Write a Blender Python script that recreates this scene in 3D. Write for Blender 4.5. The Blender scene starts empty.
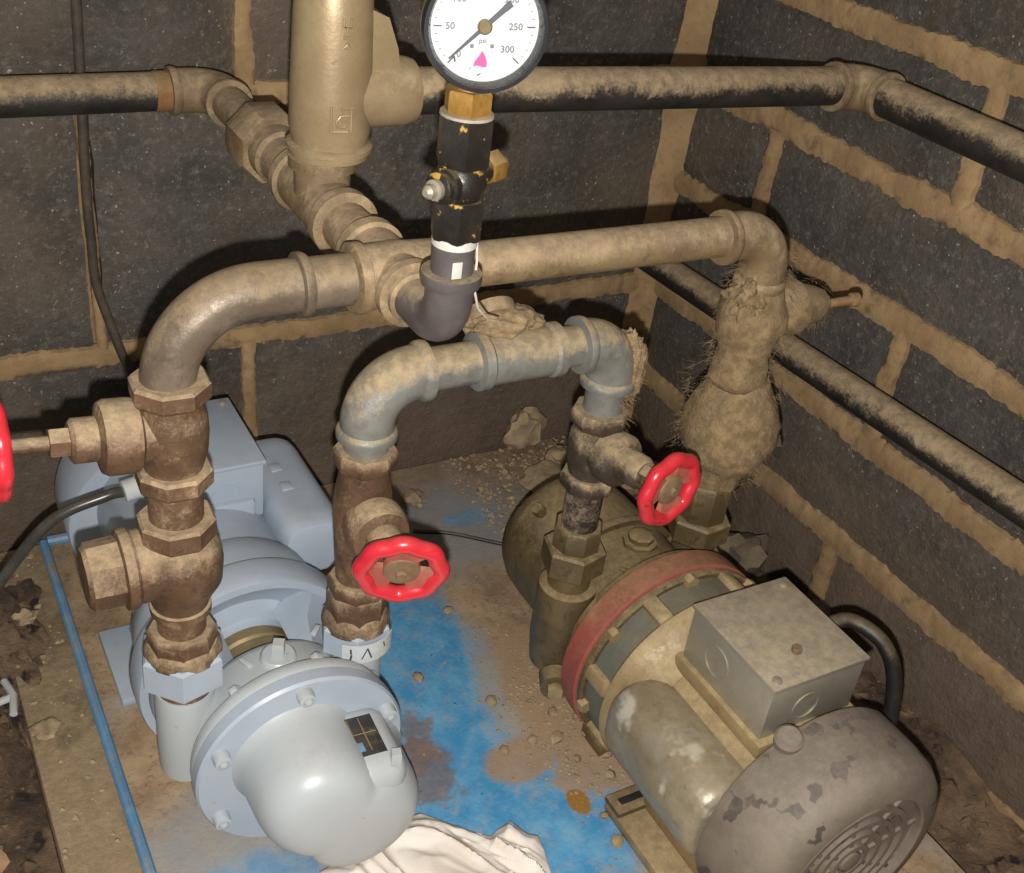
import bpy, bmesh, math, random
from mathutils import Vector, Matrix, noise
random.seed(7)
sc = bpy.context.scene
COL = sc.collection
V = Vector
PI = math.pi

# ------------------------------------------------------------------ camera, world, flash, exposure
cam_d = bpy.data.cameras.new('camera')
cam = bpy.data.objects.new('camera', cam_d)
COL.objects.link(cam)
cam_d.sensor_width = 36.0
cam_d.lens = 40.27
cam_d.clip_start = 0.01


def cam_axes(p, y, r):
    cy, sy, cp, sp = math.cos(y), math.sin(y), math.cos(p), math.sin(p)
    f = V((sy * cp, cy * cp, -sp))
    rt = V((cy, -sy, 0))
    d = f.cross(rt)
    return rt * math.cos(r) + d * math.sin(r), -rt * math.sin(r) + d * math.cos(r), f


CX, CY, CF = cam_axes(0.569888, 0.578519, -0.141428)      # right, down, forward
CAM = V((-0.7439, -0.9113, 0.3431))
m3 = Matrix((CX, -CY, -CF)).transposed()
cam.matrix_world = Matrix.Translation(CAM) @ m3.to_4x4()
sc.camera = cam

world = bpy.data.worlds.new('cellar_air')
sc.world = world
world.use_nodes = True
bg = world.node_tree.nodes['Background']
bg.inputs[0].default_value = (1.0, 0.9, 0.78, 1)
bg.inputs[1].default_value = 0.10

# the phone's flash, a hand's breadth below the lens
fl = bpy.data.lights.new('phone_flash', 'POINT')
fl.energy = 15.0
fl.color = (1.0, 0.975, 0.93)
fl.shadow_soft_size = 0.004
flash = bpy.data.objects.new('phone_flash', fl)
COL.objects.link(flash)
flash.location = CAM + CY * 0.026 + CF * 0.02 - CX * 0.001

sc.view_settings.view_transform = 'Standard'
sc.view_settings.look = 'None'
sc.view_settings.gamma = 1
sc.view_settings.use_curve_mapping = False
sc.view_settings.exposure = 1.12


# ------------------------------------------------------------------ materials
def h(s):
    c = [int(s[i:i + 2], 16) / 255 for i in (0, 2, 4)]
    return tuple((x / 12.92 if x <= .04045 else ((x + .055) / 1.055) ** 2.4) for x in c) + (1,)


class N:
    """short hand for building node trees"""
    def __init__(s, name):
        s.m = bpy.data.materials.new(name)
        s.m.use_nodes = True
        s.t = s.m.node_tree
        s.b = s.t.nodes['Principled BSDF']
        s.co = s.t.nodes.new('ShaderNodeTexCoord').outputs['Object']
        s.geo = s.t.nodes.new('ShaderNodeNewGeometry')

    def node(s, kind, **kw):
        n = s.t.nodes.new(kind)
        for k, v in kw.items():
            setattr(n, k, v)
        return n

    def put(s, sock, v):
        if isinstance(v, bpy.types.NodeSocket):
            s.t.links.new(v, sock)
        else:
            sock.default_value = v

    def noise(s, scale, detail=4, rough=.6, vec=None, dist=0):
        n = s.node('ShaderNodeTexNoise')
        s.put(n.inputs['Vector'], vec if vec is not None else s.co)
        n.inputs['Scale'].default_value = scale
        n.inputs['Detail'].default_value = detail
        n.inputs['Roughness'].default_value = rough
        n.inputs['Distortion'].default_value = dist
        return n.outputs['Fac']

    def math(s, op, a, b=0.0, c=0.0, clamp=False):
        n = s.node('ShaderNodeMath', operation=op, use_clamp=clamp)
        s.put(n.inputs[0], a)
        s.put(n.inputs[1], b)
        s.put(n.inputs[2], c)
        return n.outputs[0]

    def ramp(s, x, lo, hi, a=0.0, b=1.0):
        n = s.node('ShaderNodeMapRange', interpolation_type='SMOOTHSTEP')
        s.put(n.inputs[0], x)
        for i, v in enumerate((lo, hi, a, b)):
            s.put(n.inputs[i + 1], v)
        return n.outputs[0]

    def mix(s, f, a, b):
        n = s.node('ShaderNodeMix', data_type='RGBA')
        s.put(n.inputs[0], f)
        s.put(n.inputs[6], a)
        s.put(n.inputs[7], b)
        return n.outputs[2]

    def up(s):
        x = s.node('ShaderNodeSeparateXYZ')
        s.t.links.new(s.geo.outputs['Normal'], x.inputs[0])
        return x.outputs[2]

    def bump(s, hgt, strength, dist=.001):
        n = s.node('ShaderNodeBump')
        n.inputs['Strength'].default_value = strength
        n.inputs['Distance'].default_value = dist
        s.put(n.inputs['Height'], hgt)
        s.put(s.b.inputs['Normal'], n.outputs[0])

    def ell(s, cx, cy, rx, ry, rot=0.0):
        """distance in units of an ellipse lying on the ground, world metres"""
        mp = s.node('ShaderNodeMapping', vector_type='TEXTURE')
        s.put(mp.inputs[0], s.geo.outputs['Position'])
        mp.inputs[1].default_value = (cx, cy, 0)
        mp.inputs[2].default_value = (0, 0, rot)
        mp.inputs[3].default_value = (rx, ry, 1e4)
        ln = s.node('ShaderNodeVectorMath', operation='LENGTH')
        s.put(ln.inputs[0], mp.outputs[0])
        return ln.outputs['Value']


def mat(name, c1, c2, scale=30, rough=.6, metal=0.0, bump=.15, bscale=300, dust=0.0, dcol='9a8461',
        dlo=-.15, dhi=.55, spot=None, spec=.5, coat=0.0, grime=.0):
    n = N(name)
    base = n.mix(n.ramp(n.noise(scale, 5, .65), .35, .68), h(c1), h(c2))
    if spot:
        col, lo, hi, sscale = spot
        base = n.mix(n.ramp(n.noise(sscale, 3, .6), lo, hi), base, h(col))
    if grime:
        gf = n.math('MULTIPLY', n.ramp(n.noise(95, 5, .75, dist=.4), .52, .68), grime)
        base = n.mix(gf, base, tuple(x * .38 for x in h(c1)[:3]) + (1,))
    rg = rough
    fine = n.noise(bscale, 4, .7)
    hgt = fine
    if dust > 0:
        crust = n.noise(70, 6, .78)
        k = n.math('ADD', n.up(), n.math('MULTIPLY_ADD', crust, 1.7, -.85))
        k = n.math('ADD', k, n.math('MULTIPLY_ADD', n.noise(16, 2, .5), .9, -.45))
        k = n.math('ADD', k, n.math('MULTIPLY_ADD', n.noise(420, 3, .7), .7, -.35))
        f = n.math('MULTIPLY', n.ramp(k, dlo, dhi), dust)
        d0 = h(dcol)
        dc = n.mix(n.ramp(n.noise(130, 5, .75), .35, .68), tuple(x * .60 for x in d0[:3]) + (1,), d0)
        dc = n.mix(n.math('MULTIPLY', n.ramp(n.noise(34, 3, .6), .5, .7), .35), dc, tuple(min(1, x * 1.25) for x in d0[:3]) + (1,))
        base = n.mix(f, base, dc)
        rg = n.math('MULTIPLY_ADD', f, .92 - rough, rough)
        n.put(n.b.inputs['Metallic'], n.math('MULTIPLY_ADD', f, -metal, metal))
        hgt = n.math('ADD', fine, n.math('MULTIPLY', n.math('MULTIPLY', crust, f), 2.0))
    else:
        n.put(n.b.inputs['Metallic'], metal)
    n.put(n.b.inputs['Base Color'], base)
    n.put(n.b.inputs['Roughness'], rg)
    n.b.inputs['Specular IOR Level'].default_value = spec
    n.b.inputs['Coat Weight'].default_value = coat
    n.bump(hgt, bump)
    return n.m


M = {}
M['black_pipe'] = mat('black_pipe', '1d1a17', '2e2924', 40, .55, .1, .45, 400, .95, '9e896b', -.1, .55)
M['tan_pipe'] = mat('tan_pipe', '6e5b43', '84704f', 30, .6, .15, .4, 350, .85, 'a18b6d', -.15, .6, grime=.5)
M['brown_pipe'] = mat('brown_pipe', '5f5245', '76685a', 28, .40, .3, .25, 300, .6, '9a8462', .1, .9, grime=.4)
M['bronze'] = mat('bronze', '57412f', '6f5540', 30, .5, .3, .5, 260, .95, 'a18b6d', -.1, .75, grime=.6)
M['dirty_bronze'] = mat('dirty_bronze', '362d24', '4f4030', 35, .6, .2, .5, 260, 1.0, '988466', -.1, .6, grime=.6)
M['galvanised'] = mat('galvanised', '85857f', '73716b', 45, .45, .35, .25, 300, .9, 'a18d6c', .15, .85, grime=.35)
M['valve_tan'] = mat('valve_tan', '8b7759', '9b8767', 24, .42, .25, .2, 260, .6, 'a79472', .2, .9, grime=.15)
M['blue_grey'] = mat('blue_grey', '97a2ae', 'a0aab5', 12, .38, 0, .06, 160, .22, '9a9384', .5, 1.5, spot=('8d8576', .70, .78, 55))
M['cap_grey'] = mat('cap_grey', 'a1a8ac', 'a6aaaa', 10, .33, 0, .06, 120, .3, 'b0a896', .5, 1.6, spot=('6f6653', .70, .78, 80))
M['pump_olive'] = mat('pump_olive', '53462f', '68583d', 22, .40, .2, .4, 220, .8, '927d59', .1, .95, grime=.6)
M['motor_tan'] = mat('motor_tan', '84704f', '97835f', 18, .42, .15, .25, 200, .7, 'a6916b', .2, .9, spot=('6a5a3e', .66, .76, 40), grime=.35)
M['capacitor_tan'] = mat('capacitor_tan', '877a60', '9b9280', 25, .28, .35, .25, 160, .3, 'a48f69', .4, 1.2, spot=('c4bfb0', .54, .68, 35), grime=.35)
M['red_ring'] = mat('red_ring', '86443b', '934f42', 30, .55, 0, .25, 250, .5, '97825a', .2, 1.0, grime=.3)
M['fan_cover'] = mat('fan_cover', '665c50', '776c5e', 22, .6, 0, .25, 200, .5, '82766a', .2, 1., spot=('48413b', .60, .63, 38))
M['dark_iron'] = mat('dark_iron', '2c2823', '3a342c', 40, .6, .2, .3, 300, .4, '8a7655', .3, 1.0)
M['teal_grey'] = mat('teal_grey', '55564d', '646356', 30, .5, 0, .1, 200, .3, '8a7655', .3, 1.0)
M['box_steel'] = mat('box_steel', '969081', 'a39c8d', 14, .36, .5, .1, 160, .7, 'a8967a', .4, 1.1, spot=('86735a', .6, .74, 26), grime=.2)
M['red_paint'] = mat('red_paint', 'b8222f', 'c02833', 20, .3, 0, .1, 160, .15, 'a2806a', .6, 1.4, coat=.3, spot=('7c1a20', .66, .74, 80))
M['dark_label'] = mat('dark_label', '2d2e30', '4a4439', 40, .4, .1, .1, 300, spot=('5c5546', .58, .7, 60))
M['old_tape'] = mat('old_tape', '7d766a', '928a7b', 60, .8, 0, .4, 200, .6, '9a8768', .2, 1.)
M['web_red'] = mat('web_red', '93463c', 'a5604f', 40, .5, 0, .2, 200, .6, 'a0805f', .1, 1.1, grime=.4)
M['hub_brown'] = mat('hub_brown', '6d5640', '82694e', 60, .6, .2, .3, 300, .4)
M['brass'] = mat('brass', '8a662f', 'a07a3c', 40, .4, .5, .2, 200, .6, 'a08a60', .2, 1., grime=.6)
M['black_brass'] = mat('black_brass', '1d1a17', '2a2521', 60, .35, .2, .3, 300, .6, '8f7b58', .3, 1.1, spot=('a8873f', .61, .67, 90))
M['dark_plastic'] = mat('dark_plastic', '45403f', '544c4a', 40, .45, 0, .25, 200, .75, '9a8768', .2, 1.)
M['white_tape'] = mat('white_tape', 'a9a69e', 'bcb8af', 60, .6, 0, .1, 200, .5, '9a8768', .3, 1.1)
M['cable_black'] = mat('cable_black', '191716', '24211f', 60, .4, 0, .05, 200, .35, '8a7655', .2, 1.)
M['cable_dusty'] = mat('cable_dusty', '2b2723', '3a342d', 30, .7, 0, .2, 200, .5, '6f5c45', -.5, .6)
M['cable_grey'] = mat('cable_grey', '34332f', '42413c', 60, .3, 0, .05, 200, .2, '8a7655', .5, 1.)
M['cobweb'] = mat('cobweb', '6d5a40', '917a58', 120, .95, 0, 1.0, 420, .6, 'a38d6a', .0, .8)
M['mortar'] = mat('mortar', '866c4b', '9f835e', 18, .92, 0, .8, 260, .35, 'ae9570', .3, 1., spot=('6f5a44', .58, .74, 35), grime=.3)
M['stone'] = mat('stone', '84705a', '9e8a6d', 60, .92, 0, .8, 240, .5, 'a8946f')
M['dark_stone'] = mat('dark_stone', '46403a', '57504a', 60, .92, 0, .8, 240, .45, '8a7655')
M['board'] = mat('board', '7d6950', '9c866a', 16, .92, 0, .8, 200, .5, 'a48f6f', spot=('4f4030', .50, .64, 16), grime=.3)
M['lip_blue'] = mat('lip_blue', '4a7ea6', '5f92b6', 30, .5, 0, .2, 200, .4, '9a8768', .5, 1.3, spot=('8a7a62', .58, .72, 24))
M['white_wire'] = mat('white_wire', 'b9ada0', 'c4b8aa', 60, .6)
M['gauge_black'] = mat('gauge_black', '1a1b1d', '222326', 40, .25, 0, .02, 200, .15, '9a8768', .5, 1.4)
M['dial_white'] = mat('dial_white', 'b4b4b2', 'b8b8b6', 5, .4, 0, .0, 200)
M['ink'] = mat('ink', '3a3e44', '3f444a', 5, .5, 0, 0)
M['ink_grey'] = mat('ink_grey', '5c5f64', '606368', 5, .5, 0, 0)
M['pink'] = mat('pink', 'd8407a', 'dc4680', 5, .5, 0, 0)
M['screw'] = mat('screw', 'a39d8e', '8f8878', 60, .35, .6, .1, 200, .3)
M['shaft'] = mat('shaft', '7d7050', '94855f', 60, .3, .6, .1, 200, .3)
M['dark_hole'] = mat('dark_hole', '16130f', '1e1a15', 60, .8)
M['rust'] = mat('rust', '75502f', '8a6844', 60, .85, 0, .4, 240, .5)
M['pale_plastic'] = mat('pale_plastic', 'b2b8be', 'c0c4c6', 20, .5, 0, .05, 200, .3)
M['terracotta'] = mat('terracotta', 'a87e60', 'b58a6a', 30, .9, 0, .5, 200, .4)


def block_mat():
    n = N('concrete_block')
    oi = n.node('ShaderNodeObjectInfo').outputs['Random']
    base = n.mix(n.ramp(n.noise(14, 5, .7), .3, .7), h('3b3631'), h('544e47'))
    base = n.mix(n.math('MULTIPLY', n.ramp(n.noise(140, 4, .75), .50, .66), .55), base, h('716960'))
    base = n.mix(n.math('MULTIPLY', n.ramp(n.noise(6, 4, .6), .48, .7), .45), base, h('6b5a45'))
    w = n.ramp(n.noise(85, 5, .8, dist=.5), .60, .70)
    w = n.math('MULTIPLY', w, n.ramp(n.noise(7, 3, .6), .46, .66))
    base = n.mix(n.math('MULTIPLY', w, .8), base, h('a09880'))
    v = n.ramp(n.noise(300, 2, .5), .68, .73)
    base = n.mix(n.math('MULTIPLY', v, .7), base, h('b0a898'))
    pit = n.ramp(n.noise(220, 3, .6), .36, .28)
    base = n.mix(n.math('MULTIPLY', pit, .6), base, h('1d1916'))
    # earth splashed on the foot of the wall
    sp = n.node('ShaderNodeSeparateXYZ')
    n.t.links.new(n.geo.outputs['Position'], sp.inputs[0])
    lo = n.math('ADD', sp.outputs[2], n.math('MULTIPLY_ADD', n.noise(9, 5, .7), .3, -.15))
    base = n.mix(n.math('MULTIPLY', n.ramp(lo, -.16, -.36), .7), base, n.mix(n.noise(40, 4, .7), h('4c3e30'), h('86705a')))
    br = n.math('MULTIPLY_ADD', oi, .3, .85)
    hs = n.node('ShaderNodeHueSaturation')
    n.put(hs.inputs['Value'], br)
    n.put(hs.inputs['Color'], base)
    n.put(n.b.inputs['Base Color'], hs.outputs[0])
    n.b.inputs['Roughness'].default_value = .75
    hg = n.math('ADD', n.noise(190, 5, .75), n.math('MULTIPLY', n.noise(45, 3, .6), 1.2))
    n.bump(hg, .8, .003)
    return n.m


def plate_mat():
    n = N('blue_painted_steel')
    nz = n.math('MULTIPLY_ADD', n.noise(18, 6, .68), 1.5, -.75)
    nf = n.math('MULTIPLY_ADD', n.noise(75, 4, .7), .7, -.35)
    nn = n.math('ADD', nz, nf)
    blue = n.mix(n.ramp(n.noise(30, 5, .7), .35, .7), h('3f86b4'), h('6aa3c4'))
    blue = n.mix(n.ramp(n.noise(120, 4, .7), .63, .74), blue, h('2a5876'))
    blue = n.mix(n.math('MULTIPLY', n.ramp(n.noise(45, 6, .8), .48, .66), .6), blue, h('8f9aa0'))
    dust = n.mix(n.ramp(n.noise(26, 6, .75), .3, .7), h('836a50'), h('ab9272'))
    dust = n.mix(n.math('MULTIPLY', n.ramp(n.noise(170, 4, .7), .54, .66), .5), dust, h('5f4c3a'))
    dust = n.mix(n.math('MULTIPLY', n.ramp(n.noise(12, 3, .5), .5, .7), .6), dust, h('9a9692'))
    gb = n.mix(n.noise(30, 4, .7), h('7d8894'), h('9b968c'))

    def blob(cx, cy, rx, ry, rot=0.0, soft=.25, k=.5):
        d = n.math('MULTIPLY_ADD', nn, k, n.ell(cx, cy, rx, ry, rot))
        return n.ramp(d, 1 + soft, 1 - soft)

    def big(a, b):
        return n.math('MAXIMUM', a, b)
    # worn clean: paint shows in a long patch between the pumps
    f_blue = big(blob(-.405, -.31, .065, .14, -.12), blob(-.40, -.47, .10, .075))
    f_blue = big(f_blue, n.math('MULTIPLY', blob(-.585, -.45, .06, .04), .65))
    f_blue = big(f_blue, n.math('MULTIPLY', blob(-.26, -.115, .03, .012), .6))
    f_grey = big(blob(-.30, -.12, .12, .07, 0, .5), blob(-.61, -.40, .05, .05, 0, .5))
    f_d1 = n.math('MULTIPLY', blob(-.345, -.335, .02, .05, -.2, .4), .75)
    f_d2 = big(blob(-.30, -.375, .045, .10, -.05, .15), blob(-.365, -.41, .03, .022, 0, .2))
    f_d2 = big(f_d2, blob(-.315, -.44, .04, .02, 0, .15))
    col = n.mix(n.math('MULTIPLY', f_grey, .75), dust, gb)
    col = n.mix(f_blue, col, blue)
    col = n.mix(f_d1, col, h('9f9486'))
    col = n.mix(n.math('MULTIPLY', f_d2, .9), col, n.mix(n.noise(60, 4, .7), h('8d7358'), h('a88d70')))
    col = n.mix(blob(-.285, -.385, .01, .014, 0, .2), col, h('4c88ad'))
    rust = big(blob(-.438, -.372, .013, .02, 0, .3, 2.2), n.math('MULTIPLY', blob(-.43, -.345, .016, .02, 0, .4, 2.4), .8))
    rust = big(rust, n.math('MULTIPLY', blob(-.440, -.40, .02, .02, 0, .4, 2.6), .8))
    col = n.mix(n.math('MULTIPLY', rust, .85), col, n.mix(n.noise(90, 4, .7), h('4f3f3a'), h('94714f')))
    col = n.mix(blob(-.3445, -.464, .0085, .012, 0, .1, .2), col, h('8f6a35'))
    n.put(n.b.inputs['Base Color'], col)
    n.put(n.b.inputs['Roughness'], n.math('MULTIPLY_ADD', f_blue, -.35, .85))
    n.bump(n.math('ADD', n.noise(240, 4, .7), n.noise(50, 3, .6)), .35, .0015)
    return n.m


def floor_mat():
    n = N('earth_floor')
    c = n.mix(n.ramp(n.noise(14, 6, .7), .35, .65), h('3a2e23'), h('786049'))
    c = n.mix(n.ramp(n.noise(60, 4, .7), .58, .7), c, h('846c52'))
    c = n.mix(n.ramp(n.noise(34, 3, .6), .6, .68), c, h('251d16'))
    n.put(n.b.inputs['Base Color'], c)
    n.b.inputs['Roughness'].default_value = .9
    n.bump(n.noise(120, 5, .75), .9, .004)
    return n.m


def cloth_mat():
    n = N('white_cotton')
    c = n.mix(n.ramp(n.noise(20, 3, .5), .4, .7), h('dcd3c9'), h('cfc2b4'))
    n.put(n.b.inputs['Base Color'], c)
    n.b.inputs['Roughness'].default_value = .9
    n.bump(n.noise(600, 2, .5), .3, .0006)
    return n.m


def glass_mat():
    n = N('clear_glass')
    tr = n.node('ShaderNodeBsdfTransparent')
    gl = n.node('ShaderNodeBsdfGlossy')
    gl.inputs['Roughness'].default_value = .03
    mx = n.node('ShaderNodeMixShader')
    mx.inputs[0].default_value = .05
    n.t.links.new(tr.outputs[0], mx.inputs[1])
    n.t.links.new(gl.outputs[0], mx.inputs[2])
    n.t.links.new(mx.outputs[0], n.t.nodes['Material Output'].inputs['Surface'])
    return n.m


M['block'] = block_mat()
M['plate'] = plate_mat()
M['floor'] = floor_mat()
M['cloth'] = cloth_mat()
M['glass'] = glass_mat()


# ------------------------------------------------------------------ mesh builder
def basis(axis, xd=None):
    a = V(axis).normalized()
    if xd is None:
        xd = V((0, 0, 1)) if abs(a.z) < .9 else V((1, 0, 0))
    u = (V(xd) - a * a.dot(V(xd))).normalized()
    return a, u, a.cross(u)


class MB:
    def __init__(s):
        s.v, s.f = [], []

    def add(s, vs, fs):
        o = len(s.v)
        s.v += [V(x) for x in vs]
        s.f += [[i + o for i in q] for q in fs]
        return s

    def rings(s, rings, closed=False, caps=True):
        n = len(rings[0])
        vs = [p for r in rings for p in r]
        fs = []
        K = len(rings)
        for k in range(K if closed else K - 1):
            a, b = k * n, ((k + 1) % K) * n
            for i in range(n):
                j = (i + 1) % n
                fs.append([a + i, a + j, b + j, b + i])
        if caps and not closed:
            fs.append(list(range(n))[::-1])
            fs.append([(K - 1) * n + i for i in range(n)])
        return s.add(vs, fs)

    def lathe(s, prof, o, axis, n=32, xd=None, caps=True, wob=None):
        """prof: (radius, distance along axis)"""
        a, u, w = basis(axis, xd)
        o = V(o)
        R = []
        for r, t in prof:
            ring = []
            for i in range(n):
                th = 2 * PI * i / n
                k = r * (wob(th, t) if wob else 1)
                ring.append(o + a * t + (u * math.cos(th) + w * math.sin(th)) * max(k, 1e-5))
            R.append(ring)
        return s.rings(R, caps=caps)

    def loop(s, prof, o, axis, n=32, xd=None, wob=None):
        """closed profile: a ring"""
        a, u, w = basis(axis, xd)
        o = V(o)
        R = []
        for r, t in prof:
            R.append([o + a * t + (u * math.cos(2 * PI * i / n) + w * math.sin(2 * PI * i / n)) * (r * (wob(2 * PI * i / n) if wob else 1)) for i in range(n)])
        return s.rings(R, closed=True)

    def hex(s, o, axis, t0, t1, r, n=6, ch=.0012, xd=None, rot=0):
        a, u, w = basis(axis, xd)
        xd = u * math.cos(rot) + w * math.sin(rot)
        q = r * .93
        return s.lathe([(q, t0), (r, t0 + ch), (r, t1 - ch), (q, t1)], o, axis, n, xd)

    def tube(s, pts, r, n=16, closed=False, caps=True, up=None):
        pts = [V(p) for p in pts]
        K = len(pts)
        rs = r if isinstance(r, (list, tuple)) else [r] * K
        tang = []
        for i in range(K):
            if closed:
                t = pts[(i + 1) % K] - pts[i - 1]
            else:
                t = pts[min(i + 1, K - 1)] - pts[max(i - 1, 0)]
            tang.append(t.normalized())
        a, u, w = basis(tang[0], up)
        R = []
        for i in range(K):
            t = tang[i]
            u = (u - t * t.dot(u)).normalized()
            w = t.cross(u)
            R.append([pts[i] + (u * math.cos(2 * PI * j / n) + w * math.sin(2 * PI * j / n)) * rs[i] for j in range(n)])
        return s.rings(R, closed=closed, caps=caps)

    def box(s, c, size, rot=None, b=.002):
        """box with chamfered edges"""
        c = V(c)
        hx, hy, hz = [x / 2 for x in size]
        b = min(b, hx * .9, hy * .9, hz * .9)
        bm = bmesh.new()
        bmesh.ops.create_cube(bm, size=1)
        for v in bm.verts:
            v.co = V((v.co.x * size[0], v.co.y * size[1], v.co.z * size[2]))
        if b > 0:
            bmesh.ops.bevel(bm, geom=bm.edges[:], offset=b, segments=2 if b < .01 else 5, profile=.5, affect='EDGES')
        bm.verts.index_update()
        R = rot if rot is not None else Matrix.Identity(3)
        s.add([c + R @ v.co for v in bm.verts], [[v.index for v in f.verts] for f in bm.faces])
        bm.free()
        return s

    def lump(s, c, rad, amp=.25, sub=3, freq=1.6, seed=0, flat=None):
        bm = bmesh.new()
        bmesh.ops.create_icosphere(bm, subdivisions=sub, radius=1)
        off = V((seed * 3.1, seed * 1.7, seed * 5.3))
        vs = []
        for v in bm.verts:
            k = 1 + amp * noise.fractal(v.co * freq + off, .8, 2.0, 5)
            p = V((v.co.x * rad[0], v.co.y * rad[1], v.co.z * rad[2])) * k
            if flat is not None:
                p.z = max(p.z, flat)
            vs.append(V(c) + p)
        bm.verts.index_update()
        s.add(vs, [[v.index for v in f.verts] for f in bm.faces])
        bm.free()
        return s

    def mesh(s, name, loc=(0, 0, 0), sharp=35):
        me = bpy.data.meshes.new(name)
        l = V(loc)
        me.from_pydata([tuple(v - l) for v in s.v], [], s.f)
        bm = bmesh.new()
        bm.from_mesh(me)
        bmesh.ops.recalc_face_normals(bm, faces=bm.faces[:])
        bm.to_mesh(me)
        bm.free()
        me.polygons.foreach_set('use_smooth', [True] * len(me.polygons))
        me.set_sharp_from_angle(angle=math.radians(sharp))
        me.update()
        return me


def T(name, label, cat, loc, group=None):
    o = bpy.data.objects.new(name, None)
    o.empty_display_size = .01
    COL.objects.link(o)
    o.location = loc
    o['label'] = label
    o['category'] = cat
    if group:
        o['group'] = group
    return o


def wloc(o):
    l = V((0, 0, 0))
    while o is not None:
        l += o.location
        o = o.parent
    return l


def part(parent, name, mb, material, label=None, sharp=35, kind=None):
    l = wloc(parent) if parent else V((0, 0, 0))
    me = mb.mesh(name, l, sharp)
    o = bpy.data.objects.new(name, me)
    COL.objects.link(o)
    me.materials.append(M[material])
    if parent:
        o.parent = parent
    if label:
        o['label'] = label
    if kind:
        o['kind'] = kind
    return o


def solo(name, label, cat, mb, material, loc, group=None, kind=None, sharp=35):
    me = mb.mesh(name, loc, sharp)
    o = bpy.data.objects.new(name, me)
    COL.objects.link(o)
    o.location = loc
    me.materials.append(M[material])
    o['label'] = label
    o['category'] = cat
    if group:
        o['group'] = group
    if kind:
        o['kind'] = kind
    return o


X, Y, Z = V((1, 0, 0)), V((0, 1, 0)), V((0, 0, 1))


def fillet(c, d1, d2, L1, R, L2, n=12):
    """path coming from c+d1*L1, round the corner c, leaving to c+d2*L2"""
    c, d1, d2 = V(c), V(d1).normalized(), V(d2).normalized()
    pts = [c + d1 * L1] if L1 > R + 1e-6 else []
    o = c + d1 * R + d2 * R
    for i in range(n + 1):
        th = i / n * PI / 2
        pts.append(o - d2 * R * math.cos(th) - d1 * R * math.sin(th))
    if L2 > R + 1e-6:
        pts.append(c + d2 * L2)
    return pts


# ------------------------------------------------------------------ setting: walls, floor
def structure(name, mb, material, loc=(0, 0, 0)):
    me = mb.mesh(name, loc)
    o = bpy.data.objects.new(name, me)
    COL.objects.link(o)
    o.location = loc
    me.materials.append(M[material])
    o['kind'] = 'structure'
    return o


FZ = -.405
wall_back = structure('wall_back', MB().box((-.49, .06, .08), (1.18, .08, 1.0), b=0), 'mortar')
wall_right = structure('wall_right', MB().box((.06, -.53, .08), (.08, 1.10, 1.0), b=0), 'mortar')
fm = MB()
nx, ny = 90, 100
vs = []
for j in range(ny + 1):
    for i in range(nx + 1):
        x, y = -1.08 + 1.10 * i / nx, -1.08 + 1.10 * j / ny
        p = V((x, y, 0))
        zz = FZ + .016 * noise.fractal(p * 9, 1, 2, 4) + .006 * noise.noise(p * 60)
        zz += .03 * max(0, 1 - abs(x) / .09) * max(0, min(1, (y + .9) / .3))
        zz += .05 * math.exp(-((x + .75) / .055) ** 2 - ((y + .10) / .13) ** 2) * (1 + .5 * noise.noise(p * 30))
        if -.72 < x < -.09 and -.68 < y < .02:
            zz = min(zz, -.396)
        vs.append((x, y, zz))
fs = [[j * (nx + 1) + i, j * (nx + 1) + i + 1, (j + 1) * (nx + 1) + i + 1, (j + 1) * (nx + 1) + i] for j in range(ny) for i in range(nx)]
structure('floor', fm.add(vs, fs), 'floor')


def block(parent, face, a0, a1, z0, z1, seed, lab=None):
    """one rough concrete block; face 'b' = back wall (a = x), 'r' = right wall (a = y)"""
    mb = MB()
    na, nz = max(6, int((a1 - a0) / .022)), max(5, int((z1 - z0) / .022))
    d0, dep = 0.0, .03
    ca, cz = (a0 + a1) / 2, (z0 + z1) / 2
    grid = []
    for j in range(nz + 1):
        for i in range(na + 1):
            a = a0 + (a1 - a0) * i / na
            z = z0 + (z1 - z0) * j / nz
            q = V((a * 60, z * 60, seed * 7.7))
            edge = i in (0, na) or j in (0, nz)
            dd = d0 + .0014 * noise.noise(V((a * 25, z * 25, seed)))
            if edge:
                a += .003 * noise.noise(q)
                z += .003 * noise.noise(q + V((9, 4, 2)))
                dd += .004
            grid.append((a, z, dd))
    W = na + 1
    fs = [[j * W + i, j * W + i + 1, (j + 1) * W + i + 1, (j + 1) * W + i] for j in range(nz) for i in range(na)]
    rim = [i for i in range(W)] + [j * W + na for j in range(1, nz + 1)] + [nz * W + i for i in range(na - 1, -1, -1)] + [j * W for j in range(nz - 1, 0, -1)]
    n0 = len(grid)
    back = [(grid[i][0], grid[i][1], dep) for i in rim]
    K = len(rim)
    fs += [[rim[(k + 1) % K], rim[k], n0 + k, n0 + (k + 1) % K] for k in range(K)]
    pts = [((a, d, z) if face == 'b' else (d, a, z)) for a, z, d in grid + back]
    mb.add(pts, fs)
    part(parent, 'block', mb, 'block', lab)


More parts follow.
